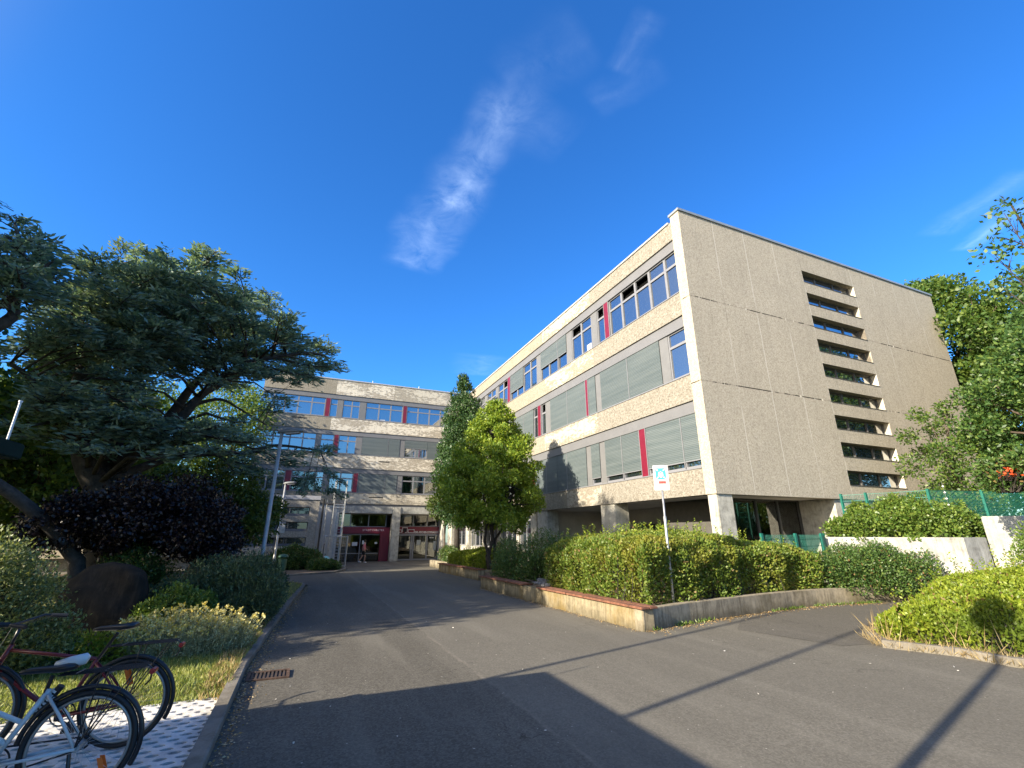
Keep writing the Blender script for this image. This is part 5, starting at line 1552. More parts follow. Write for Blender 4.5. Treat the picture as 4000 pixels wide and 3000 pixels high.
# ------------------------------------------------------------------ lamps
def lamp(label, base, h, r0, r1, head_len, az, box_h=None, red=False):
    t = thing('street_lamp', label, 'street lamp', base, 'lamps along the drive')
    bx, by, bz = base
    mb = MB(); mb.tube([(bx, by, bz - .1), (bx, by, bz + .9), (bx, by, bz + .95), (bx, by, bz + h)], [r0, r0, r0 * .85, r1], 12); mb.build('pole', M['pole'], t, smooth=True)
    u = Vector((math.cos(az), math.sin(az), 0)); w = Vector((-u.y, u.x, 0)); c = Vector((bx, by, bz + h))
    mb = MB()
    prof = [(-.12, .05, .05, .03), (.02, .10, .10, .04), (.3 * head_len, .13, .11, .05), (.75 * head_len, .14, .10, .05), (head_len, .09, .05, .02)]
    vs, fs = [], []
    for s, hw, zu, zd in prof:
        for k in range(10):
            a = 2 * math.pi * k / 10
            vs.append(c + u * s + w * hw * math.cos(a) + Vector((0, 0, (zu if math.sin(a) > 0 else zd) * math.sin(a) + .09 * s)))
    for i in range(len(prof) - 1):
        for k in range(10): fs.append((i * 10 + k, i * 10 + (k + 1) % 10, i * 10 + 10 + (k + 1) % 10, i * 10 + 10 + k))
    fs.append(tuple(range(9, -1, -1))); fs.append(tuple((len(prof) - 1) * 10 + k for k in range(10)))
    mb.add(vs, fs); hd = mb.build('lamp_head', plain('grey_lamp_housing', (.16, .17, .18), .5, .1) if 'grey_lamp_housing' not in bpy.data.materials else bpy.data.materials['grey_lamp_housing'], t, smooth=True)
    mb = MB(); vs = []
    q = [(.2 * head_len, .09), (.85 * head_len, .09)]
    for dz in (-.035, -.075):
        for s, hw in q:
            for sg in (-1, 1): vs.append(c + u * s + w * hw * sg + Vector((0, 0, dz + .09 * s)))
    mb.add(vs, [(0, 1, 3, 2), (4, 6, 7, 5), (0, 4, 5, 1), (1, 5, 7, 3), (3, 7, 6, 2), (2, 6, 4, 0)])
    mb.build('lamp_cover', M['frame'], hd)
    if box_h:
        mb = MB(); mb.box(bx + .03, bx + .3, by - .12, by + .05, bz + box_h, bz + box_h + .5); mb.build('junction_box', M['steel'], t, bevel=.02)
        mb = MB(); mb.tube([(bx + .05, by - .03, bz + box_h + .52), (bx + .32, by - .03, bz + box_h + .53)], .02, 6); mb.build('bracket', M['steel'], t)
    return t


lamp('tall grey lamp post rising from the dark bush by the kerb', (-1.08, 15.46, -.22), 4.83, .075, .05, .62, R(-18))
l2 = lamp('smaller galvanised lamp post with a junction box beside the green bin', (-1.43, 29.02, -.42), 4.75, .075, .05, .55, R(-10), box_h=2.1)
for c in l2.children:
    if c.name.startswith('pole'): c.data.materials.clear(); c.data.materials.append(M['steel'])
t = thing('waste_bin', 'green post-mounted waste bin with hood beside the smaller lamp', 'bin', (-1.05, 29.4, -.42))
mb = MB(); mb.lathe([(.17, .15), (.2, .2), (.22, .75), (.21, .76)], (-1.02, 29.4, -.42), 16); mb.build('bin_body', M['bin_green'], t, smooth=False)
mb = MB(); mb.lathe([(.27, .84), (.28, .88), (.2, .98), (.05, 1.01)], (-1.02, 29.4, -.42), 16); mb.build('hood', M['bin_green'], t)
mb = MB(); mb.box(-1.25, -1.2, 29.36, 29.44, -.5, .56); mb.box(-1.2, -1.0, 29.58, 29.6, .3, .5); mb.build('bracket', M['bin_green'], t)

# ------------------------------------------------------------------ assembly-point sign
A = np.array([7.36, 8.44]); az = math.atan2(-A[1], -A[0]); az += R(6)
n_ = np.array([math.cos(az), math.sin(az)]); r_v = np.array([-n_[1], n_[0]])      # board normal (to the viewer) and its right-hand direction
t = thing('assembly_sign', 'white assembly-point sign with teal pictogram on a thin steel pole in the hedge', 'sign', (A[0], A[1], .2))
mb = MB(); mb.tube([(A[0] - n_[0] * .03, A[1] - n_[1] * .03, .1), (A[0] - n_[0] * .03, A[1] - n_[1] * .03, 2.0), (A[0] - n_[0] * .03, A[1] - n_[1] * .03, 2.01), (A[0] - n_[0] * .03, A[1] - n_[1] * .03, 2.62)], [.03, .03, .022, .022], 10); mb.build('pole', M['steel'], t, smooth=True)
mb = MB(); mb.tube([(A[0] - n_[0] * .03, A[1] - n_[1] * .03, 1.9), (A[0] - n_[0] * .03, A[1] - n_[1] * .03, 2.02)], .036, 10); mb.build('pole_clamp', M['steel'], t)


def board(name, rects, d0, d1, mat, par, polys=()):
    mb = MB()
    def pt(u, z, d): return (A[0] + r_v[0] * u + n_[0] * d, A[1] + r_v[1] * u + n_[1] * d, 2.595 + z)
    for u0, u1, z0, z1 in rects:
        polys = list(polys) + [[(u0, z0), (u1, z0), (u1, z1), (u0, z1)]]
    for pl_ in polys:
        k = len(pl_)
        mb.add([pt(u, z, d1) for u, z in pl_] + [pt(u, z, d0) for u, z in pl_], [tuple(range(k)), tuple(range(2 * k - 1, k - 1, -1))] + [(i, k + i, k + (i + 1) % k, (i + 1) % k) for i in range(k)])
    return mb.build(name, mat, par)


bd = board('sign_board', [(-.165, .165, 0, .565)], -.006, .003, M['white'], t)
teal = plain('teal_print', (.055, .30, .40), .4, var=.06)
board('pictogram_field', [(-.115, .115, .24, .50)], .0032, .0042, teal, bd)
cir = lambda u, z, r_: [(u + r_ * math.cos(k * .5236), z + r_ * math.sin(k * .5236)) for k in range(12)]
def arrow(u, z, ang, L=.075):
    ca, sa = math.cos(ang), math.sin(ang)
    sh = [(-.5, -.09), (.05, -.09), (.05, -.28), (.5, 0), (.05, .28), (.05, .09), (-.5, .09)]
    return [(u + L * (x * ca - y * sa), z + L * (x * sa + y * ca)) for x, y in sh]
board('pictogram', [(-.055, -.012, .315, .375), (.012, .055, .315, .375), (-.025, .025, .285, .345)], .0044, .0052, M['white'], bd,
      [cir(0, .418, .013), cir(-.033, .398, .015), cir(.033, .398, .015), cir(.003, .368, .014), arrow(-.078, .462, R(-45)), arrow(.078, .462, R(-135)), arrow(-.078, .28, R(45)), arrow(.078, .28, R(135))])
board('red_panel', [(-.06, .10, .145, .205)], .0034, .0042, plain('red_print', (.75, .06, .05), .4, var=.05), bd)
board('grey_lettering', [(-.10, -.065, .135, .155), (.105, .14, .135, .155), (-.05, 0, .085, .097), (.01, .11, .085, .097)], .0036, .0044, plain('grey_print', (.25, .26, .26), .5), bd)

# ------------------------------------------------------------------ escape ladder with cage and site fence
Y = 37.2 - 2.6
k_ = Y / 37.2
zz = lambda z: 1.65 + (z - 1.65) * k_
t = thing('escape_ladder', 'galvanised escape ladder with safety cage against the corner of the low hall', 'ladder', (1.9, Y, -.5))
mb = MB()
for x in (1.74, 2.12):
    mb.box(x - .03, x + .03, Y - .04, Y + .04, -.55, 3.6)
mb.build('stringer', M['steel'], t)
mb = MB()
for i in range(21): mb.tube([(1.77, Y, -.35 + i * .19), (2.09, Y, -.35 + i * .19)], .017, 6)
mb.build('rungs', M['steel'], t)
mb = MB()
for x, y in ((1.05, Y + .5), (1.45, Y + .4), (2.2, Y + .35), (2.2, Y - .1), (1.5, Y - .1)):
    mb.tube([(x, y, -.55), (x, y, 5.2 if x > 1.3 else 3.9)], .03, 6)
for z in (1.5, 3.35, 3.55, 4.3):
    mb.tube([(1.05, Y + .5, z), (1.45, Y + .4, z), (2.2, Y + .35, z), (2.2, Y - .1, z), (1.5, Y - .1, z)], .024, 5)
mb.build('safety_cage', M['steel'], t)
mb = MB(); mb.box(1.0, 2.15, Y + .1, Y + .6, 3.6, 3.66); mb.build('landing', plain('dark_grating', (.08, .08, .085), .6, .3), t)
mb = MB(); mb.tube([(.80, Y + .25, -.5), (.82, Y + .25, 3.9)], .06, 8); mb.tube([(1.2, Y + .3, -.4), (1.2, Y + .3, 1.0)], .05, 8); mb.build('rain_pipe', M['black_paint'], t)
t = thing('site_fence', 'wire mesh site fence panel standing around the foot of the ladder', 'fence', (2.5, 33.9, -.5))
mb = MB()
P0, P1 = np.array([1.2, 34.3]), np.array([2.55, 33.5])
for q in (0, 1):
    p = P0 * (1 - q) + P1 * q; mb.tube([(*p, -.5), (*p, 1.5)], .025, 6)
for z in (-.35, 1.45): mb.tube([(*P0, z), (*P1, z)], .022, 6)
mb.build('frame', M['steel'], t)
mb = MB()
for i in range(1, 16):
    p = P0 * (1 - i / 16) + P1 * i / 16; mb.tube([(*p, -.35), (*p, 1.45)], .004, 3, cap=False)
for i in range(1, 9): mb.tube([(*P0, -.35 + i * .2), (*P1, -.35 + i * .2)], .004, 3, cap=False)
mb.build('mesh', M['steel'], t)
mb = MB(); mb.box(2.4, 2.7, 33.35, 33.65, -.52, -.4); mb.build('foot_block', M['kerb'], t)
t = thing('ball', 'pale turquoise globe standing at the foot of the ladder', 'globe', (1.35, 34.0, 0))
mb = MB(); mb.lathe([(.02, -.21), (.12, -.19), (.19, -.1), (.21, 0), (.19, .1), (.12, .19), (.02, .21)], (1.38, 33.95, .05), 16); mb.tube([(1.38, 33.95, -.5), (1.38, 33.95, -.1)], .02, 6); mb.build('globe', plain('turquoise_plastic', (.25, .55, .58), .4), t, smooth=True)

# ------------------------------------------------------------------ white walls and green fences at the right
t = thing('white_wall', 'white painted raised bed wall with climber behind the rounded shrub', 'wall', (16.4, 8.0, -.1))
mb = MB(); mb.prism([(14.95, 9.98), (16.52, 7.22), (17.62, 7.18), (19.0, 9.98)], -.3, 1.55); mb.build('wall', M['white_wall'], t, bevel=.015)
t = thing('white_wall', 'taller white wall block with stained side at the right edge', 'wall', (18, 6.8, -.1))
mb = MB(); mb.prism([(17.60, 7.16), (17.98, 6.46), (25, 6.46), (25, 7.16)], -.3, 2.12); mb.build('wall', M['white_wall'], t, bevel=.02)


def mesh_fence(label, pts, z0, z1, posts=True):
    p0 = pts[0]
    t = thing('mesh_fence', label, 'fence', (p0[0], p0[1], z0), 'green wire mesh fences')
    for i, p in enumerate(pts):
        mb = MB(); mb.box(p[0] - .04, p[0] + .04, p[1] - .03, p[1] + .03, z0 - .15, z1 + .04); mb.build('post', M['teal_fence'], t)
    for a, b in zip(pts[:-1], pts[1:]):
        a = np.array(a); b = np.array(b); L = np.linalg.norm(b - a); mb = MB()
        for k in range(1, int(L / .05)):
            p = a + (b - a) * k * .05 / L; mb.tube([(*p, z0), (*p, z1)], .0055, 3, cap=False)
        for k in range(int((z1 - z0) / .2) + 1):
            mb.tube([(*a, z0 + k * .2), (*b, z0 + k * .2)], .009, 3, cap=False)
        mb.build('mesh_panel', M['teal_fence'], t)
    return t


mesh_fence('green wire mesh fence on the raised white bed before the gable', [(17.02, 10.5), (17.2, 9.8), (17.48, 8.17), (19.53, 7.73), (21.5, 7.3)], 1.52, 2.93)
mesh_fence('low green mesh fence before the dark stair glazing', [(11.9, 9.75), (13.3, 9.75), (14.6, 9.85), (14.9, 9.99)], .5, 1.62)
t = thing('bead_string', 'string of small white beads hanging from the green fence', 'bead string', (17.75, 8.0, 1.6))
mb = MB()
for k in range(9):
    c = seen(3683 + k * 7.4, 1900 + k * 24, 19.0)
    mb.lathe([(.006, -.028), (.024, -.015), (.028, 0), (.024, .015), (.006, .028)], tuple(c), 8)
mb.build('beads', M['white'], t)
mb = MB(); mb.tube([seen(3676, 1880, 19.0), seen(3745, 2095, 19.0)], .003, 4); mb.build('cord', M['frame'], t)

# ------------------------------------------------------------------ bike shelter at the left edge, masts and lamp that throw the long shadows
t = thing('bike_shelter', 'dark green flat-roofed bicycle shelter whose roof corner juts in at the left edge', 'shelter', (-2.1, 4.75, 0))
mb = MB(); mb.box(-9.5, -2.1, -3.2, 4.74, 2.19, 2.31); mb.build('roof', M['shelter'], t, bevel=.01)
for x, y in ((-4.2, 4.4), (-9.2, 4.4), (-4.2, -2.8), (-9.2, -2.8)):
    mb = MB(); mb.box(x - .05, x + .05, y - .05, y + .05, -.1, 2.188); mb.build('post', M['shelter'], t)
mb = MB(); mb.box(-9.4, -9.32, -3.0, 4.6, .2, 2.188); mb.build('rear_panel', M['shelter'], t)
t = thing('thin_rod', 'thin white rod standing on the corner of the green shelter roof', 'rod', (-2.12, 4.56, 2.31))
mb = MB(); mb.tube([(-2.13, 4.55, 2.305), (-2.13, 4.55, 2.6)], .0085, 8); mb.tube([(-2.13, 4.55, 2.6), (-2.13, 4.55, 2.615)], .013, 8); mb.build('rod', M['white'], t)
for lab, x, y, h in (('slender flag mast behind the bicycle shelter, the nearer one', -6.63, 3.72, 8.1), ('slender flag mast behind the bicycle shelter, the farther one', -6.62, 1.72, 7.9)):
    t = thing('flag_mast', lab, 'mast', (x, y, 0), 'flag masts by the shelter')
    mb = MB(); mb.tube([(x, y, -.1), (x, y, h)], [.05, .04], 8); mb.build('mast', M['white'], t); mb = MB(); mb.lathe([(.05, 0), (.07, .05), (.02, .12)], (x, y, h), 8); mb.build('finial', M['steel'], t)
t = thing('park_lamp', 'park lamp with a round globe head standing beside the photographer', 'street lamp', (-1.62, 1.0, 0))
mb = MB(); mb.tube([(-1.62, 1.0, -.1), (-1.62, 1.0, 5.35)], [.065, .05], 10); mb.build('pole', M['pole'], t)
mb = MB(); mb.lathe([(.05, -.33), (.2, -.26), (.27, -.1), (.27, .08), (.2, .24), (.06, .32)], (-1.62, 1.0, 5.62), 16); mb.build('lamp_head', M['pole'], t, smooth=True)

# ------------------------------------------------------------------ bicycles
def bicycle(label, hub, rad, yaw, paint, sad, cl, step=False, pump=False, white_tail=False):
    """local frame: x forward from the rear hub, y to the rider's left, z up from the rear hub; the bike is then turned to face yaw"""
    t = thing('bicycle', label, 'bicycle', (hub[0], hub[1], hub[2] - rad), 'bicycles on the grid paving')
    ca, sa = math.cos(yaw), math.sin(yaw)
    def T(p): return (hub[0] + p[0] * ca - p[1] * sa, hub[1] + p[0] * sa + p[1] * ca, hub[2] + p[2])
    def V(p): return (p[0] * ca - p[1] * sa, p[0] * sa + p[1] * ca, p[2])
    def tb(mb, pts, r_, n=8): mb.tube([T(p) for p in pts], r_, n)
    ex, ez = V((1, 0, 0)), (0, 0, 1)
    wb = 1.06
    for cx in (0, wb):
        mb = MB(); mb.ring(T((cx, 0, 0)), ex, ez, rad - .019, .019, 56, 8); w = mb.build('wheel', M['black'], t, smooth=True)
        mb = MB(); mb.ring(T((cx, 0, 0)), ex, ez, rad - .047, .011, 56, 8); mb.build('rim', M['rim'], w, smooth=True)
        mb = MB()
        for k in range(28):
            a = 2 * math.pi * k / 28; s = .03 * (1 if k % 2 else -1); b = a + (.55 if (k // 2) % 2 else -.55)
            tb(mb, [(cx + .022 * math.cos(b), s, .022 * math.sin(b)), (cx + (rad - .055) * math.cos(a), 0, (rad - .055) * math.sin(a))], .0013, 3)
        mb.build('spokes', M['steel'], w)
        mb = MB(); tb(mb, [(cx, -.05, 0), (cx, .05, 0)], .024, 10); mb.build('hub', M['steel'], w)
        a0, a1 = (R(-25), R(172)) if cx == 0 else (R(20), R(185))
        mb = MB(); mb.ring(T((cx, 0, 0)), V((-1, 0, 0)), ez, rad + .018, .017, 30, 6, a0 if cx == 0 else R(-10), a1 if cx == 0 else R(150)); mb.build('mudguard', M['black_paint'], t, smooth=True)
        mb = MB()
        for s in (-1, 1):
            if cx == 0:
                for an in (R(70), R(125)): tb(mb, [(0, s * .055, 0), (-math.cos(an) * (rad + .02) * -1 * -1 if False else -(rad + .02) * math.cos(an), s * .02, (rad + .02) * math.sin(an))], .0035, 4)
        mb.build('mudguard_stay', M['black_paint'], t)
    bb, top, st = cl['bb'], cl['seat'], cl['head']
    mb = MB()
    tb(mb, [bb, top], .0165); hb = (st[0] + .05, 0, st[2] - .16)
    if step:
        tb(mb, [hb, (bb[0] * .72 + top[0] * .28, 0, bb[2] * .72 + top[2] * .28)], .0185); tb(mb, [(hb[0] - .0, 0, hb[2] + .09), (bb[0] * .45 + top[0] * .55, 0, bb[2] * .45 + top[2] * .55)], .015)
    else:
        tb(mb, [top, (st[0], 0, st[2] - .02)], .0145); tb(mb, [hb, bb], .0175)
    tb(mb, [(st[0] - .01, 0, st[2] + .02), (hb[0] + .02, 0, hb[2] - .04)], .019)
    for s in (-1, 1):
        tb(mb, [(0, s * .06, 0), (bb[0] * .6, s * .045, bb[2] * .6), (bb[0], s * .02, bb[2])], .0105, 7)
        tb(mb, [(0, s * .06, 0), (top[0] * .55, s * .04, top[2] * .55), (top[0], s * .014, top[2] - .03)], .0095, 7)
        tb(mb, [(wb, s * .05, 0), (hb[0] + .08, s * .045, rad + .05), (hb[0] + .03, s * .03, hb[2] - .05)], .012, 7)
    mb.build('frame', paint, t, smooth=True)
    mb = MB()
    for s in (-1, 1):
        tb(mb, [(st[0] - .12, s * .24, st[2] + .20), (st[0] + .09, s * .12, st[2] + .13), (st[0] + .10, s * .03, st[2] - .05), (st[0] + .0, s * .02, st[2] - .12)], .0028, 5)
    tb(mb, [(st[0] - .01, .02, st[2] - .12), (bb[0] * .5 + st[0] * .5, .02, bb[2] * .5 + st[2] * .5 - .05), (bb[0] + .05, .02, bb[2] + .05)], .0028, 5)
    mb.build('brake_cable', M['black'], t)
    mb = MB(); mb.lathe([(.03, -.03), (.034, 0), (.03, .03)], T(bb), 10)
    for s in (-1, 1):
        an = R(205) if s > 0 else R(25)
        e = (bb[0] + .165 * math.cos(an), s * .075, bb[2] + .165 * math.sin(an))
        tb(mb, [(bb[0], s * .05, bb[2]), e], .011, 6)
        c = T((e[0], s * .12, e[2])); u_ = Vector(V((.045, 0, 0))); w_ = Vector(V((0, .045, 0)))
        mb.add([Vector(c) + u_ * i + w_ * j + Vector((0, 0, k)) for k in (-.012, .012) for j in (-1, 1) for i in (-1, 1)], [(0, 2, 3, 1), (4, 5, 7, 6), (0, 1, 5, 4), (1, 3, 7, 5), (3, 2, 6, 7), (2, 0, 4, 6)])
    mb.ring(T((bb[0], -.05, bb[2])), ex, ez, .085, .006, 28, 6)
    tb(mb, [(bb[0], -.05, bb[2] + .086), (0, -.05, .035)], .006, 5); tb(mb, [(bb[0], -.05, bb[2] - .086), (0, -.05, -.035)], .006, 5)
    mb.ring(T((0, -.05, 0)), ex, ez, .035, .008, 16, 6)
    mb.build('crank_set', M['black_paint'], t)
    # saddle: lofted from nose to tail
    sx, sz = sad
    d = np.array([top[0] - bb[0], 0, top[2] - bb[2]]); d /= np.linalg.norm(d)
    mb = MB(); tb(mb, [(top[0] - d[0] * .05, 0, top[2] - d[2] * .05), (sx - .015, 0, sz - .05)], .0135); mb.build('seat_post', M['black_paint'], t)
    secs = [(.17, .02, .018, -.012), (.12, .026, .026, -.004), (.03, .035, .03, 0), (-.05, .07, .036, .004), (-.10, .085, .04, .012), (-.14, .07, .03, .012), (-.155, .04, .015, .008)]
    vs, fs = [], []
    for x, hw, hh, dz in secs:
        for k in range(12):
            a = 2 * math.pi * k / 12
            vs.append(T((sx + x, hw * math.cos(a), sz + dz + (hh * .5 if math.sin(a) > 0 else hh) * math.sin(a))))
    for i in range(len(secs) - 1):
        for k in range(12): fs.append((i * 12 + k, i * 12 + (k + 1) % 12, i * 12 + 12 + (k + 1) % 12, i * 12 + 12 + k))
    fs.append(tuple(range(11, -1, -1))); fs.append(tuple((len(secs) - 1) * 12 + k for k in range(12)))
    mb = MB(); mb.add(vs, fs); so = mb.build('saddle', M['black_paint'], t, smooth=True)
    if white_tail:
        mb = MB(); tb(mb, [(sx - .02, 0, sz + .012), (sx - .10, 0, sz + .03), (sx - .185, 0, sz + .045), (sx - .20, 0, sz + .04)], [.028, .036, .036, .02], 12); mb.build('saddle_pad', M['white_paint'], so, smooth=True)
    # carrier
    zc = rad + .09
    mb = MB()
    for s in (-.065, -.022, .022, .065): tb(mb, [(top[0] * .6 + .06, s * .6, zc + .02), (.0, s, zc + .03), (-.30, s, zc + .04)], .0045, 5)
    for x in (.1, -.06, -.2, -.30): tb(mb, [(x, -.067, zc + .03), (x, .067, zc + .03)], .0045, 5)
    for s in (-1, 1):
        tb(mb, [(0, s * .065, .01), (-.05, s * .065, zc + .03)], .005, 5); tb(mb, [(0, s * .065, .01), (-.26, s * .065, zc + .035)], .005, 5)
    tb(mb, [(-.30, 0, zc + .04), (-.34, 0, zc + .01), (-.335, 0, zc - .06), (-.31, 0, zc - .09)], .006, 5)
    mb.build('carrier', M['black_paint'], t)
    mb = MB(); c = (.07 if not pump else -.16)
    for (x, z) in ([(-.17, -.155)] if pump else [(.02, rad * .62)]):
        for s in (-1, 1):
            mb.add([T((x + i * .014 + k * .03, s * .02, z + k * .075)) for k in (-1, 1) for i in (-1, 1)] + [T((x + i * .014 + k * .03, s * .026, z + k * .075)) for k in (-1, 1) for i in (-1, 1)], [(0, 1, 3, 2), (4, 6, 7, 5), (0, 4, 5, 1), (1, 5, 7, 3), (3, 7, 6, 2), (2, 6, 4, 0)])
    mb.build('spoke_reflector', M['orange'], t)
    mb = MB(); mb.tube([T((-.345, -.03, zc + .0)), T((-.345, .03, zc + .0))], .02, 8); mb.build('rear_light', plain('red_lens', (.35, .02, .02), .25) if 'red_lens' not in bpy.data.materials else bpy.data.materials['red_lens'], t)
    # handlebar
    mb = MB(); tb(mb, [(st[0], 0, st[2]), (st[0] - .03, 0, st[2] + .16)], .013); tb(mb, [(st[0] - .20, -.29, st[2] + .19), (st[0] - .06, -.24, st[2] + .21), (st[0] + .03, -.08, st[2] + .17), (st[0] + .03, .08, st[2] + .17), (st[0] - .06, .24, st[2] + .21), (st[0] - .20, .29, st[2] + .19)], .0115); hbo = mb.build('handlebar', M['black_paint'], t, smooth=True)
    for s in (-1, 1):
        mb = MB(); tb(mb, [(st[0] - .10, s * .253, st[2] + .204), (st[0] - .21, s * .292, st[2] + .19)], .017); mb.build('grip', M['black'], hbo)
    if pump:
        q = lambda u, o: (bb[0] + (top[0] - bb[0]) * u + o, -.03, bb[2] + (top[2] - bb[2]) * u)
        mb = MB(); tb(mb, [q(.62, -.035), q(1.02, -.045)], .023, 10); lk = mb.build('folding_lock', M['black'], t)
        mb = MB()
        for k in range(6): tb(mb, [q(.66 + k * .055, -.036), q(.69 + k * .055, -.037)], .0242 if k % 2 else .0238, 10)
        mb.build('lock_lettering', M['white_paint'], lk)
        mb = MB(); tb(mb, [(.02, .07, -.02), (-.02, .10, -.20), (-.02, .12, -.315)], .012); mb.build('kickstand', M['black_paint'], t)
    return t


bicycle('white bicycle with black lock and white-tipped saddle, nearest on the grid paving', (-1.262, 4.631, .262), .335, R(176), M['white_paint'], (.27, .49), dict(bb=(.47, 0, -.06), seat=(.25, 0, .36), head=(.93, 0, .55)), step=True, pump=True, white_tail=True)
bicycle('red bicycle with black carrier and mudguards, behind the white one', (-1.27, 5.572, .258), .335, R(174), M['red_paint'], (.19, .60), dict(bb=(.45, 0, -.06), seat=(.28, 0, .35), head=(.92, 0, .48)), step=False)

# ------------------------------------------------------------------ person walking at the entrance
def skinned(name, joints, edges, radii, root, mat, par, sub=2):
    me = bpy.data.meshes.new(name); me.from_pydata(joints, edges, [])
    ob = bpy.data.objects.new(name + '_src', me); COL.objects.link(ob)
    sm = ob.modifiers.new('s', 'SKIN'); sm.use_smooth_shade = True
    for i, v in enumerate(me.skin_vertices[0].data):
        r_ = radii[i]; v.radius = r_ if hasattr(r_, '__len__') else (r_, r_)
        v.use_root = (i == root)
    ss = ob.modifiers.new('d', 'SUBSURF'); ss.levels = sub; ss.render_levels = sub
    dg = bpy.context.evaluated_depsgraph_get(); dg.update()
    m2 = bpy.data.meshes.new_from_object(ob.evaluated_get(dg)); bpy.data.objects.remove(ob); bpy.data.meshes.remove(me)
    m2.name = name; m2.materials.clear()
    return link(name, m2, mat, par, True)


px_, py_, pz_ = 4.43, 40.9, gz(0, 40.9) + .005
t = thing('person', 'person in a pink T-shirt and black shorts walking past the red portal', 'person', (px_, py_, pz_))
J = lambda x, y, z: (px_ + x, py_ + y, pz_ + z)
skin = plain('skin', (.42, .24, .17), .6, var=.05)
body = [J(0, 0, .93), J(.01, 0, 1.12), J(.02, 0, 1.34), J(.03, 0, 1.46), J(.05, 0, 1.53), J(.06, 0, 1.62), J(.065, 0, 1.72),
        J(0, -.09, .90), J(.13, -.09, .49), J(.10, -.09, .09), J(.22, -.09, .04),
        J(0, .09, .90), J(-.07, .09, .50), J(-.28, .09, .16), J(-.20, .09, .05),
        J(.01, -.17, 1.40), J(-.08, -.22, 1.13), J(.06, -.23, .92), J(.13, -.225, .86),
        J(.01, .17, 1.40), J(.10, .22, 1.13), J(.28, .21, 1.0), J(.35, .205, .97)]
ed = [(0, 1), (1, 2), (2, 3), (3, 4), (4, 5), (5, 6), (0, 7), (7, 8), (8, 9), (9, 10), (0, 11), (11, 12), (12, 13), (13, 14), (2, 15), (15, 16), (16, 17), (17, 18), (2, 19), (19, 20), (20, 21), (21, 22)]
ra = [(.11, .14), (.10, .13), (.11, .15), (.06, .07), (.05, .05), (.085, .075), (.07, .06), .085, .055, .04, .03, .085, .055, .04, .03, .052, .04, .03, .035, .052, .04, .03, .035]
skinned('body', body, ed, ra, 0, skin, t)
skinned('shirt', [J(.0, 0, .90), J(.01, 0, 1.12), J(.02, 0, 1.36), J(.028, 0, 1.43), J(.01, -.18, 1.40), J(-.045, -.215, 1.22), J(.01, .18, 1.40), J(.06, .215, 1.22)], [(0, 1), (1, 2), (2, 3), (2, 4), (4, 5), (2, 6), (6, 7)],
        [(.135, .165), (.125, .155), (.125, .165), (.075, .09), .068, .062, .068, .062], 0, plain('pink_cotton', (.72, .22, .25), .9, var=.08), t)
skinned('shorts', [J(0, 0, .96), J(0, -.09, .86), J(.10, -.095, .57), J(0, .09, .86), J(-.05, .095, .57)], [(0, 1), (1, 2), (0, 3), (3, 4)], [(.13, .15), .105, .082, .105, .082], 0, plain('black_shorts', (.018, .018, .02), .9), t)
mb = MB(); mb.lathe([(.02, -.07), (.085, -.05), (.105, .02), (.09, .09), (.045, .125), (.01, .13)], J(.035, 0, 1.655), 14); mb.build('hair', plain('dark_hair', (.025, .017, .012), .7), t, smooth=True)
for s, x, z, y in ((1, .17, .02, -.09), (2, -.24, .06, .09)):
    mb = MB(); mb.tube([J(x - .10, y, z + .03), J(x, y, z + .03), J(x + .13, y, z + .015)], [.04, .045, .032], 8); mb.build('shoe', M['white'], t, smooth=True)
# ------------------------------------------------------------------ sky, sun, camera
EL = R(23.7)
AZ = R(74.5)                              # direction the light travels, clockwise from +Y
sd = Vector((math.sin(AZ) * math.cos(EL), math.cos(AZ) * math.cos(EL), -math.sin(EL)))
su = bpy.data.lights.new('sun', 'SUN'); su.energy = 5.0; su.angle = R(0.53); su.color = (1.0, .885, .70)
so = bpy.data.objects.new('sun', su); COL.objects.link(so)
so.rotation_euler = sd.to_track_quat('-Z', 'Y').to_euler(); so.location = (-40, -15, 40)
w = bpy.data.worlds.new('World'); SC.world = w; w.use_nodes = True
nt = w.node_tree
bg = nt.nodes['Background']
sky = nt.nodes.new('ShaderNodeTexSky'); sky.sky_type = 'NISHITA'; sky.sun_disc = False
sky.sun_elevation = EL; sky.sun_rotation = AZ + math.pi
sky.air_density = 1.0; sky.dust_density = 0.6; sky.ozone_density = 2.2; sky.altitude = 60
hs = nt.nodes.new('ShaderNodeHueSaturation'); hs.inputs['Saturation'].default_value = 1.2; hs.inputs['Hue'].default_value = .502
nt.links.new(sky.outputs[0], hs.inputs['Color'])
grd_tc = nt.nodes.new('ShaderNodeTexCoord'); grd_sp = nt.nodes.new('ShaderNodeSeparateXYZ'); nt.links.new(grd_tc.outputs['Generated'], grd_sp.inputs[0])
tint = ramp(nt, grd_sp.outputs['Z'], [(.0, (.70, .93, 1.12)), (.16, (.50, .95, 1.36)), (.30, (.43, .95, 1.42))])
grade = mixc(nt, 1.0, hs.outputs['Color'], tint, 'MULTIPLY')
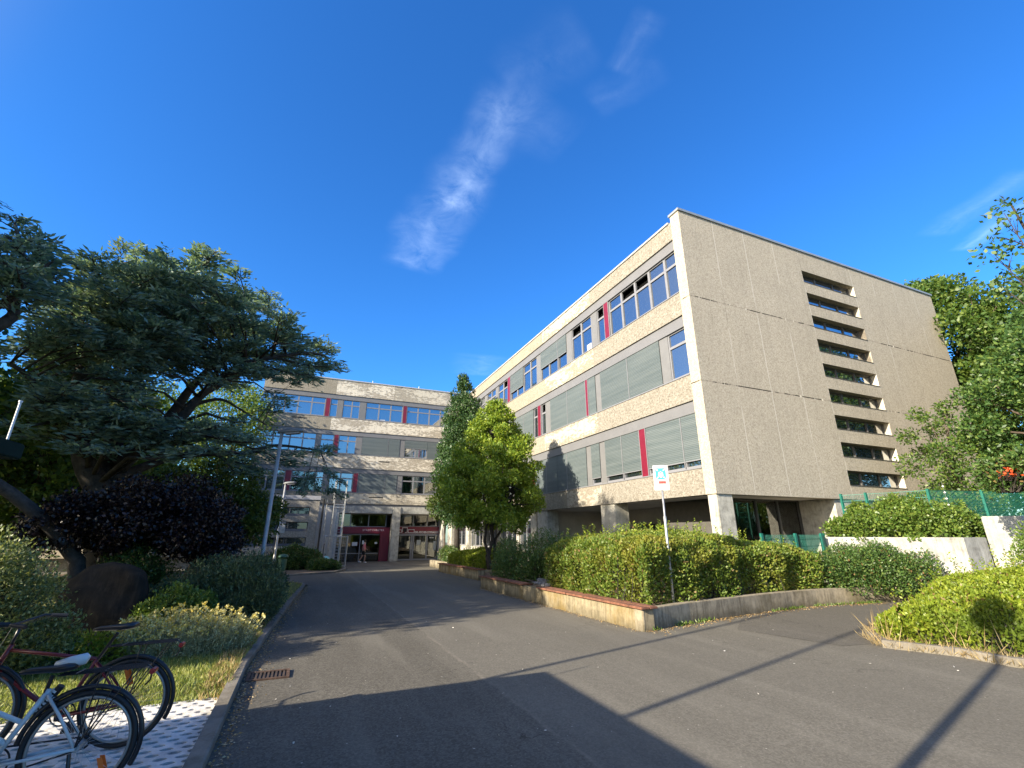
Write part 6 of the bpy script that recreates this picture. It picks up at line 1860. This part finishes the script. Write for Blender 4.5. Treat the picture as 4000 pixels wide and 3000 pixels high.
# aureole glow added on the sun's side, behind the camera, as neutral fill for shade
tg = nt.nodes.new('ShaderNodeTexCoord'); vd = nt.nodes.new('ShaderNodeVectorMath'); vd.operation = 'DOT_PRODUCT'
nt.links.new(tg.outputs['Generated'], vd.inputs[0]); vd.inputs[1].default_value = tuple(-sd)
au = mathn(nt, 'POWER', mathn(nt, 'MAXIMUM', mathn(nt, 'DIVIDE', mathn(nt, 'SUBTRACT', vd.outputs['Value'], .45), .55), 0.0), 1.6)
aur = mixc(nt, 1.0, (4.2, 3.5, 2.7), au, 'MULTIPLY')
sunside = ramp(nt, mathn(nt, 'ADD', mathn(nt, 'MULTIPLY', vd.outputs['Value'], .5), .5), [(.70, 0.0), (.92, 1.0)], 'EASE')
warm_sky = mixc(nt, 1.0, sky.outputs[0], (1.05, .98, .88), 'MULTIPLY')  # sun-side sky warmed to take the blue out of the shade
graded = mixc(nt, 1.0, mixc(nt, sunside, grade, warm_sky), aur, 'ADD')
# thin cirrus: streaks laid out by direction on a high flat layer
tc = nt.nodes.new('ShaderNodeTexCoord'); sp = nt.nodes.new('ShaderNodeSeparateXYZ'); nt.links.new(tc.outputs['Generated'], sp.inputs[0])
zc = mathn(nt, 'MAXIMUM', sp.outputs['Z'], .03)
cb = nt.nodes.new('ShaderNodeCombineXYZ')
nt.links.new(mathn(nt, 'DIVIDE', sp.outputs['X'], zc), cb.inputs[0]); nt.links.new(mathn(nt, 'DIVIDE', sp.outputs['Y'], zc), cb.inputs[1])


def seg_mask(ax, ay, bx, by, wd, gain):
    """soft band around a segment on the cloud layer"""
    L = math.hypot(bx - ax, by - ay); ux, uy = (bx - ax) / L, (by - ay) / L
    mp = nt.nodes.new('ShaderNodeMapping'); mp.vector_type = 'POINT'
    s2 = nt.nodes.new('ShaderNodeSeparateXYZ'); nt.links.new(cb.outputs[0], s2.inputs[0])
    dx = mathn(nt, 'SUBTRACT', s2.outputs['X'], ax); dy = mathn(nt, 'SUBTRACT', s2.outputs['Y'], ay)
    al = mathn(nt, 'DIVIDE', mathn(nt, 'ADD', mathn(nt, 'MULTIPLY', dx, ux), mathn(nt, 'MULTIPLY', dy, uy)), L)
    nz = noise(nt, cb.outputs[0], 2.3 / max(wd, .05) * .12, 3, .6)
    ac = mathn(nt, 'ADD', mathn(nt, 'SUBTRACT', mathn(nt, 'MULTIPLY', dy, ux), mathn(nt, 'MULTIPLY', dx, uy)), mathn(nt, 'MULTIPLY', mathn(nt, 'SUBTRACT', nz, .5), wd * 1.6))
    m1 = ramp(nt, mathn(nt, 'DIVIDE', mathn(nt, 'ABSOLUTE', ac), wd), [(0.0, 1.0), (.35, .55), (1.0, 0.0)], 'EASE')
    m2 = ramp(nt, al, [(-0.0, 0.0), (.12, 1.0), (.85, .8), (1.0, 0.0)], 'EASE')
    return mixc(nt, 1.0, mixc(nt, 1.0, m1, m2, 'MULTIPLY'), (gain, gain, gain), 'MULTIPLY')


def lay(px, py):
    d = _fw * _f + _rt * (px - 2000) - _cu * (py - 1500); d = d / np.linalg.norm(d)
    return d[0] / d[2], d[1] / d[2]


tot = None
for (x0, y0), (x1, y1), wd, g in (((1590, 1060), (1840, 640), .13, 1.0), ((1740, 840), (2020, 320), .10, 1.05), ((1980, 420), (2250, 560), .12, .25), ((2400, 290), (2560, 30), .05, .4), ((2300, 420), (2600, 220), .07, .2), ((1850, 640), (2120, 330), .12, .2),
                                  ((3740, 985), (4060, 760), .07, 1.2), ((3650, 930), (4050, 640), .10, .6), ((1860, 1470), (1900, 1380), .25, .55), ((1960, 340), (2300, 90), .10, .25)):
    a = lay(x0, y0); b = lay(x1, y1)
    mk = seg_mask(*a, *b, wd, g)
    tot = mk if tot is None else mixc(nt, 1.0, tot, mk, 'ADD')
st = nt.nodes.new('ShaderNodeMapping'); st.inputs['Scale'].default_value = (1.0, 1.0, 1); nt.links.new(cb.outputs[0], st.inputs['Vector'])
wn = noise(nt, st.outputs['Vector'], 8.5, 9, .68); wn.node.inputs['Distortion'].default_value = 0.5
wisp = ramp(nt, wn, [(.28, 0.0), (.68, 1.0)])
cm = mixc(nt, 1.0, tot, wisp, 'MULTIPLY')
cm2 = nt.nodes.new('ShaderNodeRGBToBW'); nt.links.new(cm, cm2.inputs[0])
fac = mathn(nt, 'MINIMUM', mathn(nt, 'MULTIPLY', cm2.outputs[0], .13), .25)
cl = mixc(nt, fac, graded, (8.0, 9.6, 11.5))
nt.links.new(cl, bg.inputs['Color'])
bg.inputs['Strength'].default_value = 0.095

cam = bpy.data.cameras.new('camera'); cam.sensor_width = 36; cam.lens = 36 * 1778 / 4000; cam.clip_end = 2000; cam.clip_start = .05
co = bpy.data.objects.new('camera', cam); COL.objects.link(co)
co.location = (0, 0, 1.65)
fw = Vector(_fw); co.rotation_euler = fw.to_track_quat('-Z', 'Y').to_euler()
SC.camera = co
SC.view_settings.view_transform = 'Standard'
SC.view_settings.look = 'None'
SC.view_settings.exposure = 1.3
SC.view_settings.gamma = 1
SC.cycles.max_bounces = 6; SC.cycles.diffuse_bounces = 3; SC.cycles.glossy_bounces = 3; SC.cycles.transmission_bounces = 3; SC.cycles.transparent_max_bounces = 8
SC.cycles.caustics_reflective = False; SC.cycles.caustics_refractive = False
SC.cycles.sample_clamp_indirect = 6
